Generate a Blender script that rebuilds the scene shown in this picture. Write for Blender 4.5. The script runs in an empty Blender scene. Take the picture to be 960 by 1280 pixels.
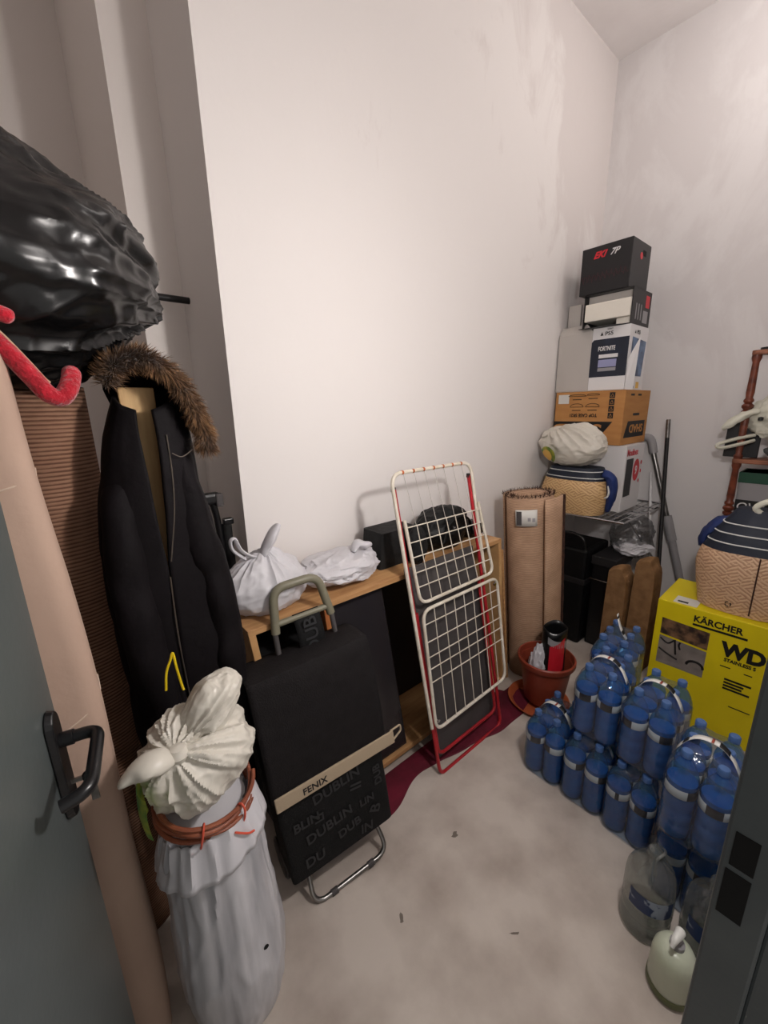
import bpy, bmesh, math, random
from mathutils import Vector, Matrix, Euler, noise

random.seed(7)
R = math.radians
scene = bpy.context.scene
COL = scene.collection

# ------------------------------------------------------------------ camera
cam_d = bpy.data.cameras.new('camera')
cam_d.sensor_fit = 'HORIZONTAL'; cam_d.sensor_width = 36.0
cam_d.lens = 36.0 * 509.0 / 960.0
cam_d.clip_start = 0.01
cam = bpy.data.objects.new('camera', cam_d); COL.objects.link(cam)
cam.matrix_world = Matrix(((0.7635, 0.1746, -0.6218, 0.0),
                           (-0.6455, 0.1739, -0.7437, 0.0),
                           (-0.0217, 0.9692, 0.2454, 1.65),
                           (0, 0, 0, 1)))
scene.camera = cam

# ------------------------------------------------------------------ light and exposure
scene.view_settings.view_transform = 'Standard'
scene.view_settings.look = 'None'
scene.view_settings.gamma = 1.0
scene.view_settings.use_curve_mapping = False
scene.view_settings.exposure = 0.0
world = bpy.data.worlds.new('world'); scene.world = world
world.use_nodes = True
world.node_tree.nodes['Background'].inputs[0].default_value = (1.0, 0.95, 0.91, 1)
world.node_tree.nodes['Background'].inputs[1].default_value = 0.55
LAMP = (0.88, 0.115, 1.90)
lamp_d = bpy.data.lights.new('wall_lamp_light', 'POINT')
lamp_d.energy = 35.5; lamp_d.color = (1.0, 0.955, 0.935); lamp_d.shadow_soft_size = 0.05
lamp_o = bpy.data.objects.new('wall_lamp_light', lamp_d); COL.objects.link(lamp_o)
lamp_o.location = LAMP
ADDED_FILL = (2.65, 0.32, 3.70)  # added fill light, out of view, brightens the right wall
fill_d = bpy.data.lights.new('added_fill_light', 'POINT')
fill_d.energy = 11.0; fill_d.color = (1.0, 0.965, 0.95); fill_d.shadow_soft_size = 0.16
fill_o = bpy.data.objects.new('added_fill_light', fill_d); COL.objects.link(fill_o)
fill_o.location = ADDED_FILL
scene.cycles.transparent_max_bounces = 32

# ------------------------------------------------------------------ helpers: materials
def lin(c):
    return tuple(((v / 255.0) / 12.92 if v / 255.0 <= 0.04045 else ((v / 255.0 + 0.055) / 1.055) ** 2.4) for v in c)

def mat(name, col, rough=0.5, metal=0.0, col2=None, scale=6.0, detail=5.0, contrast=(0.35, 0.65), bump=0.0,
        bscale=None, spec=0.5, trans=0.0, alpha=1.0, stretch=(1, 1, 1), bstretch=None, ior=1.45, sheen=0.0,
        translucent=0.0, coat=0.0, emit=None, ridged=False):
    m = bpy.data.materials.new(name); m.use_nodes = True
    nt = m.node_tree; N = nt.nodes; L = nt.links
    b = N['Principled BSDF']
    c1 = lin(col) + (1,)
    b.inputs['Base Color'].default_value = c1
    b.inputs['Roughness'].default_value = rough
    b.inputs['Metallic'].default_value = metal
    b.inputs['Specular IOR Level'].default_value = spec
    b.inputs['Transmission Weight'].default_value = trans
    b.inputs['IOR'].default_value = ior
    b.inputs['Alpha'].default_value = alpha
    b.inputs['Sheen Weight'].default_value = sheen
    b.inputs['Coat Weight'].default_value = coat
    if emit:
        b.inputs['Emission Color'].default_value = lin(emit[0]) + (1,); b.inputs['Emission Strength'].default_value = emit[1]
    tc = N.new('ShaderNodeTexCoord')
    def mapped(st):
        mp = N.new('ShaderNodeMapping'); mp.inputs['Scale'].default_value = st
        L.new(tc.outputs['Object'], mp.inputs['Vector']); return mp.outputs[0]
    if col2 is not None:
        nz = N.new('ShaderNodeTexNoise'); nz.inputs['Scale'].default_value = scale; nz.inputs['Detail'].default_value = detail
        L.new(mapped(stretch), nz.inputs['Vector'])
        rp = N.new('ShaderNodeValToRGB')
        rp.color_ramp.elements[0].position = contrast[0]; rp.color_ramp.elements[1].position = contrast[1]
        rp.color_ramp.elements[0].color = c1; rp.color_ramp.elements[1].color = lin(col2) + (1,)
        L.new(nz.outputs['Fac'], rp.inputs[0]); L.new(rp.outputs[0], b.inputs['Base Color'])
    if bump:
        nb = N.new('ShaderNodeTexNoise'); nb.inputs['Scale'].default_value = bscale or scale * 4; nb.inputs['Detail'].default_value = 6
        L.new(mapped(bstretch or stretch), nb.inputs['Vector'])
        if ridged:
            nb.noise_type = 'RIDGED_MULTIFRACTAL'; nb.inputs['Detail'].default_value = 3.5; nb.inputs['Distortion'].default_value = 0.5
        bp = N.new('ShaderNodeBump'); bp.inputs['Strength'].default_value = bump; bp.inputs['Distance'].default_value = 0.01
        L.new(nb.outputs['Fac'], bp.inputs['Height']); L.new(bp.outputs[0], b.inputs['Normal'])
    if translucent:
        tr = N.new('ShaderNodeBsdfTranslucent'); tr.inputs[0].default_value = c1
        mx = N.new('ShaderNodeMixShader'); mx.inputs[0].default_value = translucent
        L.new(b.outputs[0], mx.inputs[1]); L.new(tr.outputs[0], mx.inputs[2])
        L.new(mx.outputs[0], N['Material Output'].inputs[0])
    return m

def film_mat(name, tint, gloss=0.12, rough=0.12, bump=0.3, bscale=14, diff=(222, 230, 236), dfac=0.03):
    m = bpy.data.materials.new(name); m.use_nodes = True
    nt = m.node_tree; N = nt.nodes; L = nt.links
    N.remove(N['Principled BSDF'])
    t = N.new('ShaderNodeBsdfTransparent'); t.inputs[0].default_value = lin(tint) + (1,)
    g = N.new('ShaderNodeBsdfGlossy'); g.inputs['Roughness'].default_value = rough
    d = N.new('ShaderNodeBsdfDiffuse'); d.inputs[0].default_value = lin(diff) + (1,)
    tc = N.new('ShaderNodeTexCoord'); nz = N.new('ShaderNodeTexNoise')
    nz.inputs['Scale'].default_value = bscale; nz.inputs['Detail'].default_value = 4
    L.new(tc.outputs['Object'], nz.inputs['Vector'])
    bp = N.new('ShaderNodeBump'); bp.inputs['Strength'].default_value = bump; bp.inputs['Distance'].default_value = 0.02
    L.new(nz.outputs['Fac'], bp.inputs['Height']); L.new(bp.outputs[0], g.inputs['Normal'])
    lw = N.new('ShaderNodeLayerWeight'); lw.inputs[0].default_value = 0.5
    L.new(bp.outputs[0], lw.inputs['Normal'])
    pw = N.new('ShaderNodeMath'); pw.operation = 'POWER'; pw.inputs[1].default_value = 3.5; L.new(lw.outputs['Facing'], pw.inputs[0])
    ad = N.new('ShaderNodeMath'); ad.operation = 'MULTIPLY_ADD'; ad.inputs[1].default_value = 0.55; ad.inputs[2].default_value = gloss * 0.4
    L.new(pw.outputs[0], ad.inputs[0])
    m0 = N.new('ShaderNodeMixShader'); m0.inputs[0].default_value = dfac
    L.new(t.outputs[0], m0.inputs[1]); L.new(d.outputs[0], m0.inputs[2])
    mx = N.new('ShaderNodeMixShader')
    L.new(ad.outputs[0], mx.inputs[0]); L.new(m0.outputs[0], mx.inputs[1]); L.new(g.outputs[0], mx.inputs[2])
    L.new(mx.outputs[0], N['Material Output'].inputs[0])
    return m

def weave_mat(name, c1, c2, sx, sz, rough=0.9, bump=0.6, tint=None):
    """woven rug backing: fine ribs across, thread columns down (object space, z up, x round)"""
    m = bpy.data.materials.new(name); m.use_nodes = True
    nt = m.node_tree; N = nt.nodes; L = nt.links; b = N['Principled BSDF']
    b.inputs['Roughness'].default_value = rough; b.inputs['Specular IOR Level'].default_value = 0.1
    tc = N.new('ShaderNodeTexCoord')
    wv = N.new('ShaderNodeTexWave'); wv.bands_direction = 'Y'; wv.inputs['Scale'].default_value = 0.314 / sz
    wv.inputs['Distortion'].default_value = 0.25; wv.inputs['Detail'].default_value = 1; wv.inputs['Detail Scale'].default_value = 1.5
    L.new(tc.outputs['UV'], wv.inputs['Vector'])
    mpn = N.new('ShaderNodeMapping'); mpn.inputs['Scale'].default_value = (1.0 / sx, 1.0 / sz, 1.0); L.new(tc.outputs['UV'], mpn.inputs[0])
    nn = N.new('ShaderNodeTexNoise'); nn.inputs['Scale'].default_value = 0.7; nn.inputs['Detail'].default_value = 2; L.new(mpn.outputs[0], nn.inputs['Vector'])
    md = N.new('ShaderNodeMath'); md.operation = 'MULTIPLY_ADD'; md.inputs[1].default_value = 0.9; md.inputs[2].default_value = -0.45; L.new(nn.outputs['Fac'], md.inputs[0])
    sm = N.new('ShaderNodeMath'); L.new(wv.outputs['Fac'], sm.inputs[0]); L.new(md.outputs[0], sm.inputs[1])
    br = N.new('ShaderNodeValToRGB'); br.color_ramp.elements[0].position = 0.1; br.color_ramp.elements[1].position = 0.6
    br.color_ramp.elements[0].color = lin(c2) + (1,); br.color_ramp.elements[1].color = lin(c1) + (1,)
    L.new(sm.outputs[0], br.inputs[0])
    nz = N.new('ShaderNodeTexNoise'); nz.inputs['Scale'].default_value = 9; nz.inputs['Detail'].default_value = 6
    L.new(tc.outputs['Object'], nz.inputs['Vector'])
    mx = N.new('ShaderNodeMix'); mx.data_type = 'RGBA'; mx.blend_type = 'MULTIPLY'; mx.inputs[0].default_value = 0.5
    rp = N.new('ShaderNodeValToRGB'); rp.color_ramp.elements[0].position = 0.3; rp.color_ramp.elements[1].position = 0.7
    rp.color_ramp.elements[0].color = (0.5, 0.45, 0.42, 1)
    L.new(nz.outputs['Fac'], rp.inputs[0])
    L.new(br.outputs['Color'], mx.inputs[6]); L.new(rp.outputs[0], mx.inputs[7]); L.new(mx.outputs[2], b.inputs['Base Color'])
    bp = N.new('ShaderNodeBump'); bp.inputs['Strength'].default_value = bump; bp.inputs['Distance'].default_value = 0.004
    L.new(sm.outputs[0], bp.inputs['Height']); L.new(bp.outputs[0], b.inputs['Normal'])
    return m

def stripes_mat(name, stops, axis='Z', rough=0.8, nscale=40, nstr=0.3):
    """flat print: bands of colour along one object axis; stops = [(pos, colour)] constant steps"""
    m = bpy.data.materials.new(name); m.use_nodes = True
    nt = m.node_tree; N = nt.nodes; L = nt.links; b = N['Principled BSDF']; b.inputs['Roughness'].default_value = rough
    tc = N.new('ShaderNodeTexCoord'); sp = N.new('ShaderNodeSeparateXYZ'); L.new(tc.outputs['Object'], sp.inputs[0])
    rp = N.new('ShaderNodeValToRGB'); cr = rp.color_ramp; cr.interpolation = 'CONSTANT'
    while len(cr.elements) < len(stops): cr.elements.new(0.5)
    for e, (p, c) in zip(cr.elements, stops): e.position = p; e.color = lin(c) + (1,)
    L.new(sp.outputs[axis], rp.inputs[0]); L.new(rp.outputs[0], b.inputs['Base Color'])
    nb = N.new('ShaderNodeTexNoise'); nb.inputs['Scale'].default_value = nscale
    L.new(tc.outputs['Object'], nb.inputs['Vector'])
    bp = N.new('ShaderNodeBump'); bp.inputs['Strength'].default_value = nstr; bp.inputs['Distance'].default_value = 0.01
    L.new(nb.outputs['Fac'], bp.inputs['Height']); L.new(bp.outputs[0], b.inputs['Normal'])
    return m

def straw_mat(name, c1, c2, s=120.0):
    """plaited straw print: two crossing diagonal bands, broken up by noise"""
    m = bpy.data.materials.new(name); m.use_nodes = True
    nt = m.node_tree; N = nt.nodes; L = nt.links; b = N['Principled BSDF']; b.inputs['Roughness'].default_value = 0.5
    tc = N.new('ShaderNodeTexCoord'); fac = []
    for ang in (28, -34):
        mp = N.new('ShaderNodeMapping'); mp.inputs['Rotation'].default_value = (R(ang), 0, 0); L.new(tc.outputs['Object'], mp.inputs[0])
        wv = N.new('ShaderNodeTexWave'); wv.bands_direction = 'Z'; wv.inputs['Scale'].default_value = s / 6.0
        wv.inputs['Distortion'].default_value = 2.0; wv.inputs['Detail'].default_value = 2; wv.inputs['Detail Scale'].default_value = 2.0
        L.new(mp.outputs[0], wv.inputs['Vector']); fac.append(wv.outputs['Fac'])
    ck = N.new('ShaderNodeTexNoise'); ck.inputs['Scale'].default_value = 34; L.new(tc.outputs['Object'], ck.inputs['Vector'])
    rp0 = N.new('ShaderNodeValToRGB'); rp0.color_ramp.elements[0].position = 0.47; rp0.color_ramp.elements[1].position = 0.53; L.new(ck.outputs['Fac'], rp0.inputs[0])
    mx = N.new('ShaderNodeMix'); mx.data_type = 'FLOAT'; L.new(rp0.outputs[0], mx.inputs[0]); L.new(fac[0], mx.inputs[2]); L.new(fac[1], mx.inputs[3])
    rp = N.new('ShaderNodeValToRGB'); rp.color_ramp.elements[0].color = lin(c2) + (1,); rp.color_ramp.elements[1].color = lin(c1) + (1,)
    rp.color_ramp.elements[0].position = 0.05; rp.color_ramp.elements[1].position = 0.6
    L.new(mx.outputs[0], rp.inputs[0]); L.new(rp.outputs[0], b.inputs['Base Color'])
    bp = N.new('ShaderNodeBump'); bp.inputs['Strength'].default_value = 0.35; bp.inputs['Distance'].default_value = 0.004
    L.new(mx.outputs[0], bp.inputs['Height']); L.new(bp.outputs[0], b.inputs['Normal'])
    return m

def wall_mat(name, base, stain, scale, thr, rough=0.75):
    m = bpy.data.materials.new(name); m.use_nodes = True
    nt = m.node_tree; N = nt.nodes; L = nt.links; b = N['Principled BSDF']
    b.inputs['Roughness'].default_value = rough; b.inputs['Specular IOR Level'].default_value = 0.25
    geo = N.new('ShaderNodeNewGeometry')
    mp = N.new('ShaderNodeMapping'); mp.inputs['Scale'].default_value = (1, 1, 0.6); L.new(geo.outputs['Position'], mp.inputs[0])
    n1 = N.new('ShaderNodeTexNoise'); n1.inputs['Scale'].default_value = scale; n1.inputs['Detail'].default_value = 9; n1.inputs['Roughness'].default_value = 0.62
    n1.inputs['Distortion'].default_value = 0.6
    L.new(mp.outputs[0], n1.inputs['Vector'])
    rp = N.new('ShaderNodeValToRGB'); rp.color_ramp.elements[0].position = thr; rp.color_ramp.elements[1].position = thr + 0.09
    rp.color_ramp.elements[0].color = lin(base) + (1,); rp.color_ramp.elements[1].color = lin(stain) + (1,)
    # the damp, badly plastered patches sit high up on the wall by the far corner
    sp = N.new('ShaderNodeSeparateXYZ'); L.new(geo.outputs['Position'], sp.inputs[0])
    hx = N.new('ShaderNodeMapRange'); hx.inputs[1].default_value = 1.2; hx.inputs[2].default_value = 3.0; hx.inputs[3].default_value = -0.16; hx.inputs[4].default_value = 0.05
    L.new(sp.outputs['X'], hx.inputs[0])
    hz = N.new('ShaderNodeMapRange'); hz.inputs[1].default_value = 1.6; hz.inputs[2].default_value = 3.0; hz.inputs[3].default_value = -0.14; hz.inputs[4].default_value = 0.06
    L.new(sp.outputs['Z'], hz.inputs[0])
    a1 = N.new('ShaderNodeMath'); L.new(n1.outputs['Fac'], a1.inputs[0]); L.new(hx.outputs[0], a1.inputs[1])
    a2 = N.new('ShaderNodeMath'); L.new(a1.outputs[0], a2.inputs[0]); L.new(hz.outputs[0], a2.inputs[1])
    L.new(a2.outputs[0], rp.inputs[0]); L.new(rp.outputs[0], b.inputs['Base Color'])
    n2 = N.new('ShaderNodeTexNoise'); n2.inputs['Scale'].default_value = 14; n2.inputs['Detail'].default_value = 6
    L.new(geo.outputs['Position'], n2.inputs['Vector'])
    bp = N.new('ShaderNodeBump'); bp.inputs['Strength'].default_value = 0.12; bp.inputs['Distance'].default_value = 0.01
    L.new(n2.outputs['Fac'], bp.inputs['Height']); L.new(bp.outputs[0], b.inputs['Normal'])
    return m

# ------------------------------------------------------------------ helpers: meshes
class MB:
    def __init__(s): s.v = []; s.f = []; s.uv = None
    def add(s, vs, fs):
        o = len(s.v); s.v += [tuple(p) for p in vs]; s.f += [tuple(i + o for i in f) for f in fs]; return s
    def box(s, x0, x1, y0, y1, z0, z1, M=None):
        vs = [Vector((x, y, z)) for z in (z0, z1) for y in (y0, y1) for x in (x0, x1)]
        if M is not None: vs = [M @ p for p in vs]
        return s.add(vs, [(0, 2, 3, 1), (4, 5, 7, 6), (0, 1, 5, 4), (2, 6, 7, 3), (0, 4, 6, 2), (1, 3, 7, 5)])
    def hexa(s, p): # eight corners, bottom four then top four, each counter-clockwise
        return s.add(p, [(3, 2, 1, 0), (4, 5, 6, 7), (0, 1, 5, 4), (1, 2, 6, 5), (2, 3, 7, 6), (3, 0, 4, 7)])
    def tube(s, pts, r, seg=10, closed=False, flat=1.0):
        pts = [Vector(p) for p in pts]; n = len(pts)
        rr = r if isinstance(r, (list, tuple)) else [r] * n
        tang = []
        for i in range(n):
            a = pts[(i - 1) % n] if (closed or i > 0) else pts[0]
            b = pts[(i + 1) % n] if (closed or i < n - 1) else pts[-1]
            t = (b - a); tang.append(t.normalized() if t.length > 1e-9 else Vector((0, 0, 1)))
        ref = Vector((0, 0, 1)) if abs(tang[0].z) < 0.9 else Vector((1, 0, 0))
        u = tang[0].cross(ref).normalized(); rings = []
        for i in range(n):
            u = (u - tang[i] * u.dot(tang[i]))
            u = u.normalized() if u.length > 1e-6 else tang[i].orthogonal().normalized()
            w = tang[i].cross(u)
            rings.append([pts[i] + (u * math.cos(2 * math.pi * k / seg) + w * flat * math.sin(2 * math.pi * k / seg)) * rr[i] for k in range(seg)])
        vs = [p for r_ in rings for p in r_]; fs = []
        m = n if closed else n - 1
        for i in range(m):
            for k in range(seg):
                j = (i + 1) % n; k2 = (k + 1) % seg
                fs.append((i * seg + k, i * seg + k2, j * seg + k2, j * seg + k))
        if not closed:
            fs.append(tuple(range(seg))[::-1]); fs.append(tuple((n - 1) * seg + k for k in range(seg)))
        return s.add(vs, fs)
    def lathe(s, prof, c=(0, 0, 0), seg=24, M=None, cap=True):
        c = Vector(c); vs = []; fs = []
        for (r, z) in prof:
            for k in range(seg):
                a = 2 * math.pi * k / seg
                p = c + Vector((r * math.cos(a), r * math.sin(a), z)); vs.append(M @ p if M is not None else p)
        for i in range(len(prof) - 1):
            for k in range(seg):
                k2 = (k + 1) % seg
                fs.append((i * seg + k, i * seg + k2, (i + 1) * seg + k2, (i + 1) * seg + k))
        if cap and prof[0][0] > 1e-5: fs.append(tuple(range(seg))[::-1])
        if cap and prof[-1][0] > 1e-5: fs.append(tuple((len(prof) - 1) * seg + k for k in range(seg)))
        return s.add(vs, fs)
    def grid(s, fn, nu, nv, cu=False, cv=False):
        vs = [fn(i / (nu if cu else nu - 1), j / (nv if cv else nv - 1)) for j in range(nv) for i in range(nu)]
        fs = []
        for j in range(nv if cv else nv - 1):
            for i in range(nu if cu else nu - 1):
                i2 = (i + 1) % nu; j2 = (j + 1) % nv
                fs.append((j * nu + i, j * nu + i2, j2 * nu + i2, j2 * nu + i))
        return s.add(vs, fs)
    def build(s, name, m, parent=None, smooth=True, bevel=0.0, solid=0.0, sub=0, weld=False, angle=40):
        me = bpy.data.meshes.new(name); me.from_pydata(s.v, [], s.f)
        bm = bmesh.new(); bm.from_mesh(me)
        if weld: bmesh.ops.remove_doubles(bm, verts=bm.verts, dist=1e-5)
        bmesh.ops.recalc_face_normals(bm, faces=bm.faces); bm.to_mesh(me); bm.free()
        if m is not None: me.materials.append(m)
        o = bpy.data.objects.new(name, me); COL.objects.link(o)
        if parent is not None: o.parent = parent
        if smooth:
            me.polygons.foreach_set('use_smooth', [True] * len(me.polygons))
            me.set_sharp_from_angle(angle=R(angle))
        if solid:
            k = o.modifiers.new('solid', 'SOLIDIFY'); k.thickness = solid; k.offset = 0
        if bevel:
            k = o.modifiers.new('bevel', 'BEVEL'); k.width = bevel; k.segments = 2; k.limit_method = 'ANGLE'
        if sub:
            k = o.modifiers.new('sub', 'SUBSURF'); k.levels = sub; k.render_levels = sub
        return o

def tag(o, label, cat, group=None):
    o['label'] = label; o['category'] = cat
    if group: o['group'] = group
    return o
def struct(o, label=None):
    o['kind'] = 'structure'
    if label: o['label'] = label
    return o
def thing(name, label, cat, loc=(0, 0, 0), rot=(0, 0, 0), group=None):
    o = bpy.data.objects.new(name, None); COL.objects.link(o); o.empty_display_size = 0.05
    o.location = loc; o.rotation_euler = [R(a) for a in rot]
    return tag(o, label, cat, group)
def bx(name, m, parent, x0, x1, y0, y1, z0, z1, bevel=0.002, M=None):
    return MB().box(x0, x1, y0, y1, z0, z1, M).build(name, m, parent, smooth=False, bevel=bevel)
def copy_tree(o, parent=None):
    c = o.copy(); COL.objects.link(c); c.parent = parent
    for ch in list(o.children): copy_tree(ch, c)
    return c

FACE_NX = Matrix(((0, 0, -1), (-1, 0, 0), (0, 1, 0))).to_4x4()   # text on a face looking to -x
FACE_NY = Matrix(((1, 0, 0), (0, 0, -1), (0, 1, 0))).to_4x4()    # text on a face looking to -y
FACE_PZ = Matrix.Identity(4)
def text(s, size, m, parent, loc, face, name='lettering', bold=0.0, spin=0.0, align='LEFT', sx=1.0, shear=0.0):
    cu = bpy.data.curves.new('t', 'FONT'); cu.body = s; cu.size = size; cu.offset = bold; cu.align_x = align
    cu.extrude = 0.0004; cu.resolution_u = 3; cu.shear = shear
    ob = bpy.data.objects.new('t', cu); COL.objects.link(ob)
    dg = bpy.context.evaluated_depsgraph_get()
    me = bpy.data.meshes.new_from_object(ob.evaluated_get(dg)); me.name = name
    COL.objects.unlink(ob); bpy.data.objects.remove(ob); bpy.data.curves.remove(cu)
    me.materials.clear(); me.materials.append(m)
    me.transform(Matrix.Translation(loc) @ face @ Matrix.Rotation(R(spin), 4, 'Z') @ Matrix.Diagonal((sx, 1, 1, 1)))
    o = bpy.data.objects.new(name, me); COL.objects.link(o); o.parent = parent
    return o

def fbm(p, o=4):
    return noise.fractal(p, 1.0, 2.0, o)
def ridge(p):
    return 1.0 - abs(noise.noise(p)) * 2.0
def crumple(p, s):
    d = noise.voronoi(p * s, distance_metric='DISTANCE')[0]
    return (d[1] - d[0])
def crease(p, w=2.6, e=2.0):
    return max(0.0, 1.0 - abs(noise.noise(p)) * w) ** e
def bag_mesh(c, rad, seed, amp=0.12, fold=0.039, cr=0.032, cs=2.4, nu=120, nv=80, shape=None, flat=None, gather=0.0, axis=None):
    """closed filled bag: soft lumps, sharp crease lines, folds radiating from the gathered mouth"""
    c = Vector(c); off = Vector((seed * 3.17, seed * 1.31, seed * 7.7)); ax = Vector(axis or (0, 0, 1)).normalized()
    e1 = ax.orthogonal().normalized(); e2 = ax.cross(e1)
    def fn(u, v):
        th = 2 * math.pi * u; ph = math.pi * v
        d = Vector((math.sin(ph) * math.cos(th), math.sin(ph) * math.sin(th), -math.cos(ph)))
        k = 1.0 + amp * fbm(d * 1.3 + off, 2) + fold * (crease(d * 1.7 + off * 2, 2.0, 1.2) - 0.4)
        k += cr * (crease(d * cs + off, 3.0, 1.6) - 0.3) + cr * 0.5 * (crease(d * cs * 2.1 + off * 1.7, 3.0, 1.6) - 0.3)
        if gather:
            h = d.dot(ax); pr = Vector((d.dot(e1), d.dot(e2), 0)); L_ = max(pr.length, 1e-4); pr = pr / L_
            k += gather * (crease(Vector((pr.x * 3.6, pr.y * 3.6, h * 0.3)) + off, 2.2, 1.2) - 0.4) * max(0.0, min(1.0, h * 0.8 + 0.55)) * min(1.0, L_ * 2.5)
        p = Vector((d.x * rad[0] * k, d.y * rad[1] * k, d.z * rad[2] * k))
        if shape: p = shape(p, d)
        p = p + c
        if flat is not None and p.z < flat: p.z = flat + (p.z - flat) * 0.04
        return p
    return MB().grid(fn, nu, nv, cu=True)
def arc(c, r, a0, a1, n, u, w):
    c, u, w = Vector(c), Vector(u), Vector(w)
    return [c + (u * math.cos(R(a0 + (a1 - a0) * i / (n - 1))) + w * math.sin(R(a0 + (a1 - a0) * i / (n - 1)))) * r for i in range(n)]
def smooth_path(pts, n=8):
    pts = [Vector(p) for p in pts]; out = []
    for i in range(len(pts) - 1):
        p0 = pts[max(i - 1, 0)]; p1 = pts[i]; p2 = pts[i + 1]; p3 = pts[min(i + 2, len(pts) - 1)]
        for k in range(n):
            t = k / n
            out.append(0.5 * ((2 * p1) + (p2 - p0) * t + (2 * p0 - 5 * p1 + 4 * p2 - p3) * t * t + (3 * p1 - p0 - 3 * p2 + p3) * t ** 3))
    out.append(pts[-1]); return out
def round_loop(corners, r, n=5):
    """closed polyline with rounded corners"""
    c = [Vector(p) for p in corners]; out = []
    for i in range(len(c)):
        a, b, d = c[i - 1], c[i], c[(i + 1) % len(c)]
        e1 = (a - b).normalized(); e2 = (d - b).normalized()
        p, q = b + e1 * r, b + e2 * r
        for k in range(n + 1):
            t = k / n; out.append(p * (1 - t) ** 2 + b * 2 * t * (1 - t) + q * t * t)
    return out
def round_line(pts, r, n=5):
    c = [Vector(p) for p in pts]; out = [c[0]]
    for i in range(1, len(c) - 1):
        a, b, d = c[i - 1], c[i], c[i + 1]
        p = b + (a - b).normalized() * r; q = b + (d - b).normalized() * r
        for k in range(n + 1):
            t = k / n; out.append(p * (1 - t) ** 2 + b * 2 * t * (1 - t) + q * t * t)
    out.append(c[-1]); return out

# ------------------------------------------------------------------ materials
m_wall = wall_mat('white_plaster', (237, 232, 229), (226, 219, 216), 2.3, 0.49)
m_wall2 = wall_mat('white_plaster_right', (229, 225, 224), (222, 217, 216), 1.9, 0.50)
m_wall3 = wall_mat('warm_plaster', (238, 231, 226), (222, 213, 206), 1.9, 0.62)
m_ceil = mat('ceiling_plaster', (240, 235, 233), 0.9, col2=(232, 226, 224), scale=3, bump=0.15, bscale=20)
m_floor = mat('concrete_floor', (202, 191, 181), 0.72, col2=(166, 153, 143), scale=4.5, detail=12, contrast=(0.38, 0.72), bump=0.12, bscale=30, spec=0.3)
m_stain = mat('floor_stain', (112, 102, 93), 0.7, col2=(120, 110, 100), scale=30)
m_door = mat('door_paint', (88, 94, 93), 0.30, col2=(78, 84, 84), scale=2.5, bump=0.03, bscale=60)
m_frame = mat('frame_paint', (84, 90, 91), 0.4, col2=(74, 80, 82), scale=5, bump=0.05, bscale=80)
m_blackpl = mat('black_plastic', (18, 18, 20), 0.3)
m_void = mat('strike_hole', (6, 6, 6), 0.9)
m_steel = mat('steel', (150, 148, 145), 0.3, 1.0, col2=(120, 118, 116), scale=30)
m_chrome = mat('chrome', (190, 190, 192), 0.16, 1.0)
m_foam = mat('beige_foam', (186, 160, 143), 0.85, col2=(176, 150, 134), scale=3, bump=0.1, bscale=60, spec=0.2)
m_seam = mat('foam_seam', (205, 184, 166), 0.8)
m_bag_black = mat('black_bin_liner', (11, 11, 12), 0.27, bump=0.55, bscale=8, spec=0.6, ridged=True)
m_red = mat('red_plush', (196, 12, 40), 0.95, col2=(160, 8, 30), scale=40, bump=0.8, bscale=130, sheen=0.4)
m_redtrim = mat('beige_trim', (188, 160, 130), 0.9)
m_rug = weave_mat('rug_backing', (160, 124, 102), (112, 80, 64), 0.030, 0.0100, bump=0.5)
m_rug2 = weave_mat('rug_backing_light', (204, 170, 142), (170, 136, 110), 0.02, 0.009, bump=0.3)
m_rugpile = mat('rug_pile', (74, 46, 34), 1.0, col2=(50, 30, 24), scale=60, bump=0.9, bscale=160)
m_coat = mat('black_down_fabric', (15, 12, 14), 0.7, col2=(19, 15, 18), scale=8, bump=0.25, bscale=35, spec=0.15)
m_lining = mat('coat_lining', (8, 7, 8), 0.9)
m_fur = mat('brown_fur', (138, 100, 62), 0.8, col2=(84, 56, 32), scale=18, sheen=0.3)
m_zip = mat('zip_metal', (150, 140, 130), 0.35, 0.9)
m_plank = mat('pale_wood', (214, 178, 126), 0.6, col2=(176, 134, 88), scale=5, stretch=(6, 6, 0.6), bump=0.05)
m_wood = mat('birch_veneer', (196, 152, 104), 0.5, col2=(172, 126, 82), scale=6, stretch=(0.7, 8, 8), bump=0.04)
m_woodend = mat('birch_edge', (206, 164, 112), 0.55, col2=(186, 140, 92), scale=8, stretch=(1, 1, 1))
m_woodor = mat('orange_wood', (186, 118, 68), 0.5, col2=(160, 96, 54), scale=6, stretch=(8, 8, 0.8))
m_dark = mat('dark_panel', (24, 22, 23), 0.55, col2=(30, 28, 29), scale=5)
m_greyboard = mat('grey_board', (74, 70, 70), 0.7, col2=(66, 62, 62), scale=10, bump=0.05)
m_tv = mat('dark_screen', (40, 37, 39), 0.25)
m_white_bag = mat('white_carrier', (222, 220, 224), 0.38, bump=0.34, bscale=5, translucent=0.2, spec=0.45, ridged=True)
m_cream_bag = mat('cream_carrier', (222, 216, 204), 0.34, bump=0.34, bscale=5, translucent=0.15, ridged=True)
m_sack = mat('milky_sack', (158, 158, 163), 0.3, col2=(200, 199, 203), scale=3.5, stretch=(5, 5, 0.8), bump=0.12, bscale=5, bstretch=(3, 3, 0.6), spec=0.5, ridged=True)
m_pink = mat('pink_band', (226, 170, 160), 0.6)
m_green = mat('green_print', (46, 118, 58), 0.5, col2=(170, 170, 60), scale=26)
m_yellow_p = mat('yellow_print', (222, 176, 84), 0.5)
m_bluep = mat('pale_blue_print', (176, 192, 206), 0.5)
m_hose = mat('brown_hose', (148, 84, 58), 0.4, col2=(120, 64, 44), scale=14)
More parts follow.
